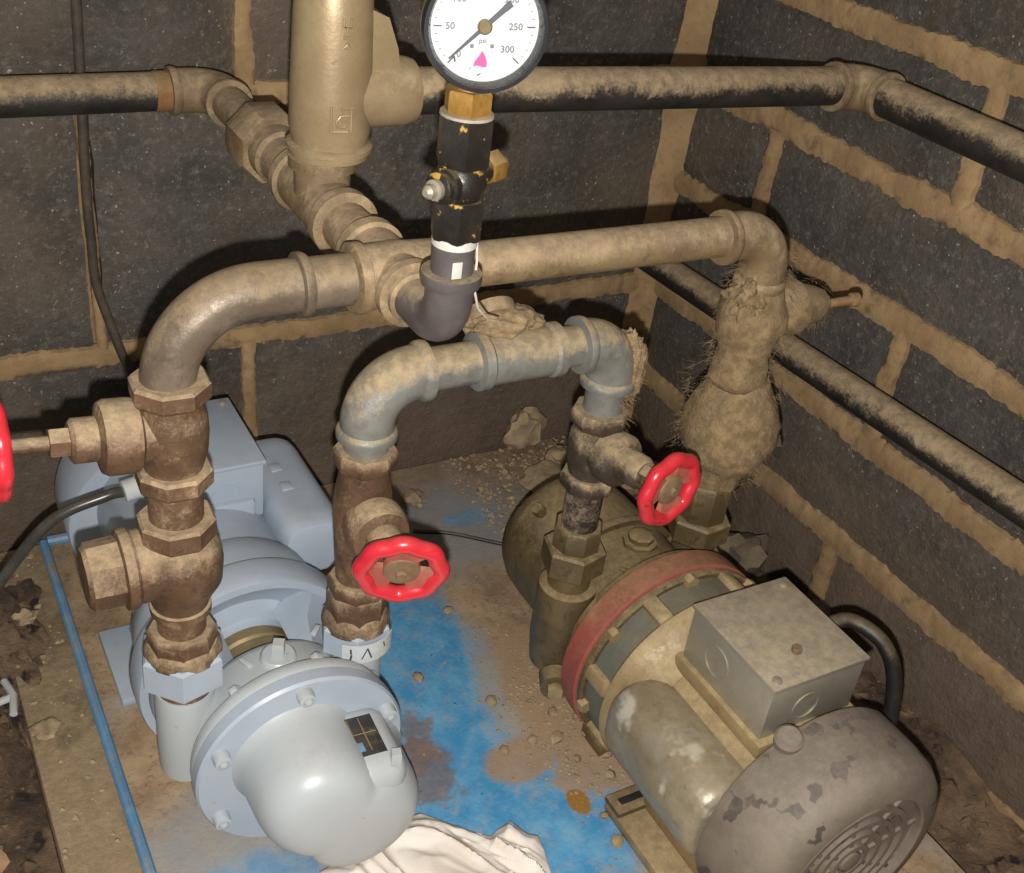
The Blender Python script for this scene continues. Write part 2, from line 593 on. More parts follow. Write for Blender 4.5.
def joint(parent, face, p0, p1, w, seed, bulge=.0028):
    """an uneven, slightly proud ribbon of mortar from p0 to p1, both (a, z) on the wall"""
    mb = MB()
    p0, p1 = V((p0[0], p0[1], 0)), V((p1[0], p1[1], 0))
    L = (p1 - p0).length
    t = (p1 - p0) / L
    nn = V((-t.y, t.x, 0))
    k = max(5, int(L / .0028))
    rows = []
    for i in range(k + 1):
        c = p0 + t * (L * i / k)
        q = V((c.x * 22, c.y * 22, seed * 5.1))
        q2 = V((c.x * 130, c.y * 130, seed * 2.3))
        q3 = V((c.x * 420, c.y * 420, seed * 1.3))
        wl = w * (1 + .34 * noise.noise(q) + .17 * noise.noise(q2) + .16 * noise.noise(q3))
        wr = w * (1 + .34 * noise.noise(q + V((7, 3, 1))) + .17 * noise.noise(q2 + V((5, 9, 4))) + .16 * noise.noise(q3 + V((2, 2, 8))))
        sh = w * .25 * noise.noise(q * .6)
        bl = bulge * (1 + .5 * noise.noise(q * 1.3))
        row = []
        for s_, d in ((-wl, .004), (-wl * .92, -.0012), (-wl * .45, -bl * .9), (sh * .4, -bl), (wr * .45, -bl * .85), (wr * .92, -.0012), (wr, .004)):
            pp = c + nn * (s_ + sh * .5)
            d2 = d + .0012 * noise.noise(V((pp.x * 150, pp.y * 150, seed)))
            row.append((pp.x, d2, pp.y) if face == 'b' else (d2, pp.x, pp.y))
        rows.append(row)
    vs = [p for r in rows for p in r]
    fs = [[i * 7 + j, i * 7 + j + 1, (i + 1) * 7 + j + 1, (i + 1) * 7 + j] for i in range(k) for j in range(6)]
    mb.add(vs, fs)
    part(parent, 'mortar_joint', mb, 'mortar', sharp=60)


bz = [-.42, -.404, -.1785, .047, .272, .50]
bperp = {1: [-1.05, -.90, -.451, -.004], 2: [-1.05, -.583, -.004], 3: [-1.05, -.905, -.455, -.004], 4: [-1.05, -.68, -.23, -.004]}
g = .006
k = 0
for r in (1, 2, 3, 4):
    z0, z1 = bz[r], bz[r + 1]
    p = bperp[r]
    for i in range(len(p) - 1):
        k += 1
        block(wall_back, 'b', p[i] + g, p[i + 1] - g, z0 + g, z1 - g, k)
        if i > 0:
            joint(wall_back, 'b', (p[i] + .001, z0 + .006), (p[i] - .001, z1 - .006), .0072 if r != 2 else .0042, k + .3)
for r in (2, 3, 4):
    joint(wall_back, 'b', (-1.05, bz[r]), (-.004, bz[r] - .001), .0102, 40 + r)

rz = [-.50, -.392, -.283, -.175, -.058, .0455, .1545, .264, .372, .48]
rperp = {0: [-1.05, -.62, -.17, -.002], 1: [-1.05, -.79, -.345, -.002], 2: [-1.05, -.64, -.20, -.002], 3: [-1.05, -.794, -.344, -.002], 4: [-1.05, -.59, -.14, -.002],
         5: [-1.05, -.804, -.354, -.002], 6: [-1.05, -.62, -.17, -.002], 7: [-1.05, -.80, -.36, -.002], 8: [-1.05, -.6, -.15, -.002]}
for r in range(9):
    z0, z1 = rz[r], rz[r + 1]
    p = rperp[r]
    for i in range(len(p) - 1):
        k += 1
        block(wall_right, 'r', p[i] + g, p[i + 1] - g, z0 + g, z1 - g, k)
        if i > 0:
            joint(wall_right, 'r', (p[i], z0 + .006), (p[i], z1 - .006), .0090, k + .7)
for r in range(1, 9):
    joint(wall_right, 'r', (-1.05, rz[r]), (-.004, rz[r]), .0118, 60 + r)
# the corner itself, filled with mortar
cm = MB()
rows = []
for i in range(121):
    z = -.40 + i * .0075
    w1 = .022 + .011 * noise.noise(V((z * 14, 0, 3))) + .003 * noise.noise(V((z * 90, 0, 3)))
    w2 = .018 + .009 * noise.noise(V((z * 14, 8, 3))) + .003 * noise.noise(V((z * 90, 5, 3)))
    rows.append([(-w1, .003, z), (-w1 * .8, -.002, z), (-.006, -.005, z), (-.002, -w2 * .8, z), (.003, -w2, z)])
vs = [p for r in rows for p in r]
cm.add(vs, [[i * 5 + j, i * 5 + j + 1, (i + 1) * 5 + j + 1, (i + 1) * 5 + j] for i in range(120) for j in range(4)])
part(wall_back, 'corner_mortar', cm, 'mortar', sharp=60)

# ------------------------------------------------------------------ base
PZ = -.357
t = T('base_board', 'dusty tan timber board slab lying under the blue steel plate', 'board', (-.40, -.36, -.392))
mb = MB().box((-.4015, -.36, -.3765), (.601, .70, .031), b=.003)
part(t, 'slab', mb, 'board')
t = T('base_plate', 'dusty steel base plate with worn blue paint under the two pumps', 'plate', (-.38, -.36, PZ - .004))
part(t, 'sheet', MB().box((-.378, -.364, PZ - .002), (.546, .70, .004), b=.001), 'plate')
part(t, 'edge_lip', MB().tube([(-.6515, -.02, PZ + .003), (-.6515, -.3, PZ + .0035), (-.650, -.71, PZ + .003)], .0043, 10), 'lip_blue', 'raised blue painted edge strip of the plate')
part(t, 'end_lip', MB().tube([(-.648, -.018, PZ + .003), (-.61, -.018, PZ + .003)], .005, 10), 'lip_blue')


# ------------------------------------------------------------------ generic fittings
def pipe(name, label, pts, r, m, group=None, n=20, cat='pipe'):
    mb = MB().tube(pts, r, n)
    return solo(name, label, cat, mb, m, pts[0], group)


def elbow(name, label, c, d1, d2, L1, L2, R, r, m, bead=1.16, bw=.007):
    c = V(c)
    t = T(name, label, 'pipe elbow', c)
    part(t, 'body', MB().tube(fillet(c, d1, d2, L1, R, L2, 14), r, 28), m)
    for d, L in ((V(d1), L1), (V(d2), L2)):
        mb = MB().lathe([(r * .98, -bw), (r * bead * .97, -bw * .7), (r * bead, -bw * .3), (r * bead * .98, .0005), (r * .8, .001)], c + d * L, d, 28)
        part(t, 'rim', mb, m)
    return t


def wheel(parent, c, ax, R, m='red_paint', lobes=8, phase=0.0, holes=3, rot=0.0):
    """cast hand wheel: lobed rim, dished web with slots, hub nut"""
    c = V(c)
    a, u, w = basis(ax)
    rr = R * .19
    pts = []
    n = 96
    for i in range(n):
        th = 2 * PI * i / n
        rad = (R - rr) * (1 + .035 * math.cos(lobes * th + phase))
        pts.append(c + (u * math.cos(th) + w * math.sin(th)) * rad)
    hw = part(parent, 'handwheel', MB().tube(pts, rr, 14, closed=True, up=a), m)
    # web of three spokes and a hub, one continuous sheet
    mb = MB()
    ri, ro = R * .40, R - rr * 1.5
    th_s = 72
    open_ = lambda th: math.cos(holes * (th - rot)) > .45
    R0 = []
    vs, fs = [], []
    radii = [0, R * .2, ri, (ri + ro) / 2, ro]
    for side, dz in ((0, rr * .45), (1, -rr * .35)):
        for r_ in radii:
            for i in range(th_s):
                th = 2 * PI * i / th_s
                vs.append(c + (u * math.cos(th) + w * math.sin(th)) * max(r_, 1e-5) + a * (dz - rr * .5 * (1 - r_ / ro)))
    nr = len(radii)
    for side in (0, 1):
        b = side * nr * th_s
        for k_ in range(nr - 1):
            for i in range(th_s):
                j = (i + 1) % th_s
                thm = 2 * PI * (i + .5) / th_s
                if k_ >= 2 and open_(thm):
                    continue
                q = [b + k_ * th_s + i, b + k_ * th_s + j, b + (k_ + 1) * th_s + j, b + (k_ + 1) * th_s + i]
                fs.append(q if side == 0 else q[::-1])
    b2 = nr * th_s
    for i in range(th_s):
        j = (i + 1) % th_s
        thm, thn = 2 * PI * (i + .5) / th_s, 2 * PI * (i - .5) / th_s
        if open_(thm):
            fs.append([2 * th_s + i, 2 * th_s + j, b2 + 2 * th_s + j, b2 + 2 * th_s + i])
        if open_(thm) != open_(thn):
            for k_ in (2, 3):
                fs.append([k_ * th_s + i, (k_ + 1) * th_s + i, b2 + (k_ + 1) * th_s + i, b2 + k_ * th_s + i])
    mb.add(vs, fs)
    part(hw, 'web', mb, 'web_red', 'dirty brownish red web with slots')
    part(hw, 'hub_plate', MB().lathe([(R * .40, rr * .1), (R * .38, rr * .5), (R * .2, rr * .7)], c - a * rr * .1, a, 24), 'hub_brown', 'brown worn hub plate')
    part(hw, 'hub_nut', MB().hex(c, a, rr * .4, rr * 1.1, R * .12), 'hub_brown')
    return hw


def gate_valve(name, label, c, zt, zb, d, rb, m, bon, wr, wdist, rhex, wlobes=8, rim_m='red_paint', hexn=8, phase=0, wrot=0, wax=None):
    """valve on a vertical pipe at c; d = direction of the bonnet; bon = [(radius, distance)...] of the bonnet"""
    d = V(d).normalized()
    x, y, z = c
    t = T(name, label, 'valve', (x, y, zb))
    o = V((x, y, 0))
    zc = z
    part(t, 'body', MB().lathe([(rhex * .8, zb + .006), (rb * .82, zb + .011), (rb, zc - .011), (rb * 1.04, zc), (rb, zc + .011), (rb * .82, zt - .012), (rhex * .8, zt - .006)], o, Z, 32), m)
    part(t, 'end_collar', MB().hex(o, Z, zt - .0125, zt, rhex, hexn, .002, rot=.35), m)
    part(t, 'end_collar', MB().hex(o, Z, zb, zb + .0125, rhex, hexn, .002, rot=.35), m)
    oc = V((x, y, zc))
    part(t, 'bonnet', MB().lathe(bon, oc, d, 32), m)
    last = bon[-1][1]
    r0 = bon[-1][0]
    part(t, 'packing_nut', MB().hex(oc, d, last - .001, last + .010, r0 * .86, 6, .001), m)
    if wr:
        part(t, 'stem', MB().lathe([(r0 * .42, 0), (r0 * .42, wdist - last - .006)], oc + V(d) * (last + .008), d, 14), 'bronze')
        wheel(t, oc + V(d) * wdist, wax or d, wr, rim_m, wlobes, phase, rot=wrot)
    return t


def union(name, label, c, z0, z1, r, m_nut, m_top, rtop, ztop, n=6, rot=.2, tail=None):
    """union nut on a vertical pipe: big hex below, smaller end above, tail ring underneath"""
    x, y = c
    t = T(name, label, 'union nut', (x, y, z0))
    o = V((x, y, 0))
    part(t, 'nut', MB().hex(o, Z, z0, z1, r, n, .002, rot=rot), m_nut)
    part(t, 'top_end', MB().hex(o, Z, z1 - .001, ztop, rtop, 8, .002, rot=rot + .3), m_top, 'bronze upper end of the union')
    if tail:
        part(t, 'tail', MB().lathe([(tail[0], tail[1]), (tail[0], z0 + .001)], o, Z, 28), m_top, 'bronze tail piece below the nut')
    return t


HZ = .060          # header height
HX, HY = -.487, -.370

# ------------------------------------------------------------------ supply line along the back wall
pipe('supply_pipe', 'black steel pipe dusted tan on top, running along left end of back wall', [(-1.0, -.031, .0585), (-.525, -.031, .0600)], .0146, 'black_pipe')
e = elbow('pipe_elbow', 'dusty tan elbow turning the back wall pipe forward, left of the tall cylinder', (HX, -.031, HZ), -X, -Y, .036, .036, .022, .0168, 'tan_pipe', 1.1)
part(e, 'rust_band', MB().lathe([(.0150, .0), (.0152, .001), (.0152, .011), (.0150, .012)], (-.5352, -.031, HZ), X, 24), 'rust', 'rust orange thread at the elbow')
pipe('pipe_nipple', 'short dusty pipe between the back wall elbow and the big octagonal union', [(HX, -.066, HZ), (HX, -.136, HZ)], .0140, 'tan_pipe')
t = T('pipe_union', 'dusty octagonal union nut on forward pipe beside the tall cylinder', 'union nut', (HX, -.155, HZ))
part(t, 'nut', MB().hex((HX, 0, HZ), -Y, .134, .170, .0262, 8, .003, rot=.39), 'tan_pipe')
part(t, 'tail', MB().lathe([(.0195, .168), (.0195, .185), (.017, .188), (.0165, .205)], (HX, 0, HZ), -Y, 28), 'tan_pipe')
# tee under the relief valve
TY = -.2587
t = T('pipe_tee', 'dusty tan tee carrying the tall cylinder on its upper branch', 'pipe tee', (HX, TY, HZ))
part(t, 'body', MB().lathe([(.019, -.042), (.0215, -.041), (.0215, -.033), (.0185, -.032), (.0185, .032), (.0215, .033), (.0215, .042), (.019, .043)], (HX, TY, HZ), -Y, 28), 'tan_pipe')
part(t, 'branch', MB().lathe([(.0175, 0), (.018, .022), (.0215, .023), (.0215, .030), (.019, .031)], (HX, TY, HZ), Z, 28), 'tan_pipe')
pipe('pipe_nipple', 'short pale dusty pipe between the tee under the cylinder and the cross fitting', [(HX, -.299, HZ), (HX, -.338, HZ)], .0158, 'tan_pipe')

# the tall cast cylinder (relief valve)
RB = HZ + .030
t = T('relief_valve', 'tall tan cast cylinder valve standing on the tee, cut by the photo top', 'valve', (HX, TY, RB))
part(t, 'body', MB().lathe([(.021, 0), (.0245, .001), (.0247, .004), (.0225, .006), (.0252, .018), (.0248, .05), (.0238, .085), (.0228, .102), (.0215, .106), (.0205, .107)], (HX + .004, TY, RB), Z, 40), 'valve_tan')
part(t, 'cap', MB().lathe([(.020, 0), (.0205, .002), (.0205, .03), (.018, .035)], (HX, TY, RB + .1065), Z, 8), 'valve_tan')
part(t, 'flange', MB().lathe([(.0235, 0), (.0268, .0015), (.0268, .004), (.0235, .0055)], (HX + .004, TY, RB + .004), Z, 40), 'valve_tan', 'pale seam ring around the foot of the cylinder')
part(t, 'outlet', MB().lathe([(.0215, .012), (.0215, .048), (.0205, .054), (.0195, .057), (.0150, .058)], (HX, TY, .1285), X, 32), 'valve_tan')
wb = MB()
prof = [(.015, .184), (.034, .176), (.041, .158), (.044, .140), (.030, .125), (.015, .120)]
vs = [(HX + a, TY - .013, z) for a, z in prof] + [(HX + a, TY + .013, z) for a, z in prof]
K = len(prof)
wb.add(vs, [list(range(K)), list(range(2 * K - 1, K - 1, -1))] + [[i, i + K, (i + 1) % K + K, (i + 1) % K] for i in range(K)])
part(t, 'shoulder', wb, 'valve_tan', sharp=50)
# raised marks on the casting
az = V((-.744 - HX + .09, -.911 - TY, 0)).normalized()
sx = V((-az.y, az.x, 0))


def on_cyl(u_, z_, r_=.0264):
    th = u_ / r_
    d = az * math.cos(th) + sx * math.sin(th)
    return V((HX + .004, TY, 0)) + d * (r_ + .0003) + Z * z_


def raised(parent, pts, r=.0009, rc=.0249):
    part(parent, 'raised_mark', MB().tube([on_cyl(a, z, rc) for a, z in pts], r, 8), 'valve_tan')


for q in ([(-.0025, .128), (-.0025, .1125)], [(-.0025, .1128), (.0075, .1128)], [(.0032, .1268), (.0118, .1268)], [(.0098, .1262), (.0098, .1125)],
          [(.0090, .1225), (.003, .1225), (.0005, .119), (.0015, .1162), (.0055, .1158), (.0068, .118), (.0055, .1195), (.0035, .1195)]):
    raised(t, q)
for q in ([(.003, .1785), (.003, .1735), (.0075, .1735), (.0075, .1785)], [(.0053, .1735), (.0053, .1705), (.0028, .1695), (.0078, .1695)],
          [(.003, .1675), (.0075, .1675), (.0055, .1645), (.003, .162), (.0078, .162), (.0055, .1645)]):
    raised(t, q, .0008, .0238)
raised(t, [(-.003, .153), (.0, .1555)], .0006, .0244)

# pipe from the cylinder to the right wall
pipe('bypass_pipe', 'long black pipe dusted tan from the tall cylinder across to right wall', [(HX + .056, -.26, .1285), (-.066, -.262, .1200)], .0146, 'black_pipe')
elbow('pipe_elbow', 'brown dusty elbow high in the corner at the right wall', (-.042, -.262, .1195), -X, -Y, .030, .030, .020, .0172, 'tan_pipe', 1.1)
pipe('bypass_pipe', 'black dusty pipe on the right wall, upper of the two there', [(-.042, -.292, .1195), (-.040, -1.02, .1195)], .0152, 'black_pipe')
pipe('wall_pipe', 'black dusty pipe on the right wall, lower of the two there', [(-.044, -.03, -.126), (-.044, -.50, -.1065), (-.044, -1.02, -.086)], .0142, 'black_pipe')

# ------------------------------------------------------------------ header
pipe('pipe_nipple', 'short brown nipple between the sweep bend and the cross fitting', [(-.5385, HY, HZ), (HX - .024, HY, HZ)], .0150, 'brown_pipe')
t = T('pipe_cross', 'dusty tan cross fitting joining four pipes behind the gauge', 'pipe fitting', (HX, HY, HZ))
part(t, 'body', MB().lathe([(.017, -.026), (.0205, -.025), (.0205, -.019), (.0185, -.018), (.0188, -.012), (.0195, 0), (.0185, .012), (.0178, .030), (.0205, .031), (.0205, .039), (.017, .040)], (HX, HY, HZ), X, 32), 'tan_pipe')
part(t, 'rear_branch', MB().lathe([(.0175, .0), (.0178, .026), (.0205, .027), (.0205, .035), (.018, .036)], (HX, HY, HZ), Y, 32), 'tan_pipe')
part(t, 'front_branch', MB().lathe([(.017, .0), (.0172, .020), (.0195, .021), (.0195, .028), (.0165, .029)], (HX, HY, HZ), -Y, 32), 'tan_pipe')
# sweep bend down to the left pump's valve
t = T('pipe_bend', 'large smooth brown sweep bend down to the leftmost valve', 'pipe bend', (-.615, HY, .012))
part(t, 'body', MB().tube(fillet((-.6155, HY, HZ), X, -Z, .078, .050, .050, 20), .0152, 32), 'brown_pipe')
part(t, 'rim', MB().lathe([(.0150, 0), (.0182, .001), (.0185, .004), (.0172, .0065), (.0152, .007)], (-.5445, HY, HZ), X, 32), 'brown_pipe')
pipe('header_pipe', 'long dusty tan header pipe running right behind the pressure gauge', [(HX + .038, HY, HZ), (-.246, HY, .0588)], .0136, 'tan_pipe')
elbow('pipe_elbow', 'dusty elbow turning the header down to the cobwebbed valve at right', (-.2035, HY, .0580), -X, -Z, .044, .040, .028, .0165, 'tan_pipe', 1.14)

# ------------------------------------------------------------------ gauge branch
GX, GY = HX, -.4402
t = T('gauge_elbow', 'dark grey elbow under the gauge stem coming off the cross fitting', 'pipe elbow', (GX, GY, HZ))
part(t, 'body', MB().tube(fillet((GX, GY, HZ), Y, Z, .043, .020, .030, 14), .0128, 28), 'dark_plastic')
part(t, 'rim', MB().lathe([(.013, 0), (.0155, .001), (.0162, .004), (.0158, .0075), (.0128, .008)], (GX, GY, HZ + .027), Z, 28), 'dark_plastic')
part(t, 'rim', MB().lathe([(.0125, 0), (.0152, .001), (.0152, .005), (.0125, .006)], (GX, GY + .043, HZ), -Y, 28), 'tan_pipe')
t = T('pipe_nipple', 'grey threaded nipple wrapped with white tape under the gauge cock', 'pipe nipple', (GX, GY, .094))
part(t, 'body', MB().lathe([(.0110, .093), (.0112, .115)], (GX, GY, 0), Z, 24), 'dark_plastic')
part(t, 'tape_band', MB().lathe([(.0113, .1095), (.0117, .110), (.0117, .1155), (.0113, .1158)], (GX, GY, 0), Z, 24), 'white_tape', 'white sealing tape')
tv = MB().box((0, 0, 0), (.0055, .0008, .009), b=.0003)
part(t, 'tape_patch', MB().add([V((GX, GY, .100)) + V((-.25, -.95, 0)).normalized() * .0114 + v for v in tv.v], tv.f), 'white_tape', 'white tape remnant')
part(t, 'tape_tail', MB().tube([(GX + .0112, GY - .003, .113), (GX + .0125, GY - .003, .100), (GX + .013, GY - .002, .085), (GX + .019, GY + .002, .070), (GX + .032, GY + .012, .056), (GX + .045, GY + .022, .048)], .0007, 6), 'white_wire', 'loose white thread hanging down')
t = T('gauge_cock', 'black brass gauge cock with side bleed screw below the gauge', 'valve', (GX, GY, .1135))
part(t, 'lower_hex', MB().hex((GX, GY, 0), Z, .1135, .1345, .0137, 6, .0015, rot=.15), 'black_brass')
part(t, 'body', MB().lathe([(.009, .133), (.0115, .136), (.0132, .1425), (.0115, .149), (.009, .152)], (GX, GY, 0), Z, 24), 'black_brass')
part(t, 'upper_hex', MB().hex((GX, GY, 0), Z, .1515, .1755, .0140, 6, .0015, rot=.15), 'black_brass')
bd = V((-.91, -.41, .0)).normalized()
part(t, 'bleed_boss', MB().lathe([(.009, .0), (.009, .013), (.0072, .0135), (.0078, .0155), (.0078, .017), (.006, .018)], (GX, GY, .1425), bd, 20), 'black_brass')
part(t, 'bleed_screw', MB().lathe([(.0052, .017), (.0052, .0205), (.0034, .021), (.0034, .0245), (.0018, .0265)], (GX, GY, .1425), bd, 14), 'screw', 'worn metal bleed screw')
part(t, 'plug_neck', MB().lathe([(.0075, 0), (.0065, .02)], (GX, GY, .1445), -bd, 18), 'black_brass')
part(t, 'plug_nut', MB().hex((GX, GY, .1445), -bd, .018, .029, .0085, 6, .001), 'brass', 'brass hexagon plug')
part(t, 'plug_end', MB().lathe([(.0045, .0285), (.004, .034)], (GX, GY, .1445), -bd, 14), 'brass')

gc = V((GX, -.4490, .2180))
ga = math.radians(20)
gn = V((-math.sin(ga), -math.cos(ga), 0))
g0 = V((math.cos(ga), -math.sin(ga), 0))
roll = math.radians(3.6)
gr = g0 * math.cos(roll) + Z * math.sin(roll)
gu = Z * math.cos(roll) - g0 * math.sin(roll)
t = T('pressure_gauge', 'round white dial pressure gauge with black rim on a brass stem', 'gauge', (GX, GY, .176))
GR = .0288
back = gc - gn * .020
part(t, 'case', MB().lathe([(.012, -.006), (GR * .86, -.004), (GR * .93, 0), (GR * .93, .0165)], back, gn, 48), 'gauge_black')
part(t, 'bezel', MB().loop([(GR * .855, .015), (GR * .855, .0225), (GR * .90, .0262), (GR * .965, .0262), (GR, .0225), (GR, .0165), (GR * .96, .0145)], back, gn, 64), 'gauge_black', 'black rounded bezel')
part(t, 'dial_face', MB().lathe([(GR * .86, .017), (GR * .86, .0185)], back, gn, 64), 'dial_white')
part(t, 'glass', MB().lathe([(GR * .865, .0238), (GR * .865, .0245)], back, gn, 64), 'glass')
part(t, 'stem_shank', MB().lathe([(.007, .1865), (.007, .1895)], (GX, GY, 0), Z, 20), 'brass')
part(t, 'stem_hex', MB().hex((GX, GY, 0), Z, .1765, .188, .0118, 6, .0012, rot=.2), 'brass', 'brass hexagon')
part(t, 'seal_ring', MB().lathe([(.0115, .1750), (.0132, .1755), (.0130, .1768), (.0115, .1772)], (GX, GY, 0), Z, 20), 'old_tape')
fo = back + gn * .0187


def dial(u_, v_, up_=.0):
    return fo + gr * (u_ * GR) + gu * (v_ * GR) + gn * up_


def flat(parent, name, pts, material, th=.0002, up_=.0):
    mb = MB()
    K = len(pts)
    vs = [dial(a, b, up_) for a, b in pts] + [dial(a, b, up_ + th) for a, b in pts]
    mb.add(vs, [list(range(K))[::-1], list(range(K, 2 * K))] + [[i, (i + 1) % K, (i + 1) % K + K, i + K] for i in range(K)])
    return part(parent, name, mb, material)


def bar(parent, name, a0, a1, w0, w1, material, up_=0.0):
    dx, dy = a1[0] - a0[0], a1[1] - a0[1]
    L = math.hypot(dx, dy)
    nx_, ny_ = -dy / L, dx / L
    return flat(parent, name, [(a0[0] + nx_ * w0, a0[1] + ny_ * w0), (a0[0] - nx_ * w0, a0[1] - ny_ * w0), (a1[0] - nx_ * w1, a1[1] - ny_ * w1), (a1[0] + nx_ * w1, a1[1] + ny_ * w1)], material, .0003, up_)


def write(parent, txt, u_, v_, size, material, name='number'):
    cu = bpy.data.curves.new(name, 'FONT')
    cu.body = txt
    cu.size = size * GR
    cu.align_x = 'CENTER'
    cu.align_y = 'CENTER'
    cu.resolution_u = 3
    cu.offset = .0006 * size
    o = bpy.data.objects.new(name, cu)
    COL.objects.link(o)
    bpy.context.view_layer.update()
    me = bpy.data.meshes.new_from_object(o.evaluated_get(bpy.context.evaluated_depsgraph_get()))
    bpy.data.objects.remove(o)
    l = wloc(parent)
    R_ = Matrix((gr, gu, gn)).transposed()
    p = dial(u_, v_, .0003) - l
    for v in me.vertices:
        v.co = R_ @ v.co + p
    me.materials.append(M[material])
    ob = bpy.data.objects.new(name, me)
    COL.objects.link(ob)
    ob.parent = parent
    return ob


degs = {0: 225, 50: 180, 100: 135, 150: 90, 200: 45, 250: 0, 300: -45}
for val, dg in degs.items():
    a = math.radians(dg)
    bar(t, 'scale_mark', (.80 * math.cos(a), .80 * math.sin(a)), (.67 * math.cos(a), .67 * math.sin(a)), .010, .010, 'ink')
    rr = {0: .60, 50: .54, 250: .49, 300: .53}.get(val, .58)
    write(t, str(val), rr * math.cos(a) + (.0 if val else .03), rr * math.sin(a) + (0.03 if val == 300 else 0), .15, 'ink_grey')
for i in range(-45, 226, 9):
    if (i + 45) % 45:
        a = math.radians(i)
        bar(t, 'minor_mark', (.79 * math.cos(a), .79 * math.sin(a)), (.75 * math.cos(a), .75 * math.sin(a)), .005, .005, 'ink_grey')
write(t, 'psi', -.02, -.215, .11, 'ink_grey', 'unit')
flat(t, 'pink_emblem', [(-.155, -.62), (-.145, -.55), (-.07, -.45), (-.02, -.37), (.03, -.45), (.06, -.55), (.055, -.62), (.0, -.63), (-.1, -.60)], 'pink')
for u_ in (-.19, .13):
    flat(t, 'small_square', [(u_ - .028, -.33), (u_ + .028, -.33), (u_ + .028, -.27), (u_ - .028, -.27)], 'ink_grey')
bar(t, 'small_mark', (-.09, -.76), (-.03, -.72), .012, .006, 'ink_grey')
bar(t, 'small_mark', (-.215, -.67), (-.20, -.62), .006, .006, 'ink_grey')
nd = math.radians(222)
cs, sn = math.cos(nd), math.sin(nd)
bar(t, 'pointer', (-.52 * cs, -.52 * sn), (.74 * cs, .74 * sn), .05, .014, 'ink', .0006)
bar(t, 'pointer_tail', (-.54 * cs, -.54 * sn), (-.40 * cs, -.40 * sn), .055, .05, 'ink', .0007)
bar(t, 'stop_pin', (-.47, -.45), (-.45, -.54), .014, .014, 'ink', .0006)
part(t, 'pointer_boss', MB().lathe([(.0034, .0), (.0034, .0016), (.0026, .0022)], fo, gn, 20), 'shaft')

# ------------------------------------------------------------------ galvanised suction line
SZ = -.0078
BX, CX_, DX, AX = -.4965, -.3195, -.2015, -.6145
t = elbow('galvanised_elbow', 'smooth grey galvanised elbow above the front red handwheel valve', (BX, HY, SZ), -Z, X, .040, .036, .030, .0170, 'galvanised', 1.14)
pipe('galvanised_pipe', 'short grey galvanised pipe right of the left galvanised elbow', [(BX + .034, HY, SZ), (-.4235, HY, SZ)], .0138, 'galvanised')
t = T('galvanised_tee', 'dust covered galvanised tee in the middle of the grey pipe', 'pipe tee', (-.396, HY, SZ))
part(t, 'body', MB().lathe([(.0145, -.031), (.0188, -.030), (.0188, -.024), (.0166, -.022), (.0166, .022), (.0182, .024), (.0182, .030), (.0145, .031)], (-.396, HY, SZ), X, 28), 'galvanised')
part(t, 'branch', MB().lathe([(.015, 0), (.016, .024), (.0185, .025), (.0185, .034), (.015, .035)], (-.405, HY, SZ), (0, .8, .55), 28), 'tan_pipe')
pipe('galvanised_pipe', 'short dusty galvanised pipe between the tee and the right elbow', [(-.3665, HY, SZ), (-.345, HY, SZ)], .0138, 'galvanised')
elbow('galvanised_elbow', 'cobwebbed galvanised elbow above the right red handwheel valve', (CX_, HY, SZ), -X, -Z, .030, .034, .024, .0172, 'galvanised', 1.14)
pipe('galvanised_stub', 'grey galvanised stub entering the top of the front red handwheel valve', [(BX, HY, -.045), (BX, HY, -.064)], .0142, 'galvanised')
pipe('galvanised_stub', 'grey galvanised stub entering the valve of the brown pump', [(CX_, HY, -.040), (CX_, HY, -.064)], .0140, 'galvanised')

# ------------------------------------------------------------------ valves and risers
gate_valve('gate_valve', 'bronze valve at far left whose red wheel is cut by the left edge', (AX, HY, -.0205), .014, -.056, (-1, 0, .08), .0195, 'bronze',
           [(.0165, .0), (.0165, .018), (.0205, .020), (.0212, .024), (.0212, .036), (.0195, .039), (.0125, .041), (.0125, .053), (.010, .055)], .0275, .0905, .0222, phase=.4)
pipe('pipe_nipple', 'short bronze nipple between the two bronze valves on left riser', [(AX, HY, -.055), (AX, HY, -.082)], .0158, 'bronze')
# check valve with its cap toward the left
t = T('check_valve', 'dusty bronze check valve with a round cap, under the leftmost valve', 'valve', (AX, HY, -.148))
o = V((AX, HY, 0))
part(t, 'body', MB().lathe([(.016, -.148), (.0172, -.144), (.019, -.138), (.0255, -.126), (.0265, -.112), (.0245, -.100), (.018, -.093)], o, Z, 32), 'bronze')
part(t, 'end_collar', MB().hex(o, Z, -.094, -.079, .0230, 8, .002, rot=.35), 'bronze')
part(t, 'branch', MB().lathe([(.0215, .0), (.0225, .026), (.0245, .028), (.0245, .0335), (.022, .0345)], (AX, HY, -.111), -X, 32), 'bronze')
part(t, 'cap', MB().lathe([(.0205, .033), (.0212, .034), (.0205, .052), (.018, .0545)], (AX, HY, -.111), -X, 8), 'bronze', 'screwed octagon cap')
part(t, 'lower_collar', MB().lathe([(.0165, -.152), (.0185, -.151), (.0185, -.146), (.0165, -.145)], o, Z, 28), 'bronze')
pipe('pipe_nipple', 'short bronze nipple between check valve and the large union nut', [(AX, HY, -.151), (AX, HY, -.172)], .0150, 'bronze')
union('pipe_union', 'large bronze and blue grey union nut on left nozzle of blue pump', (AX, HY), -.209, -.183, .0275, 'blue_grey', 'bronze', .0215, -.166, 6, .25, (.0176, -.221))
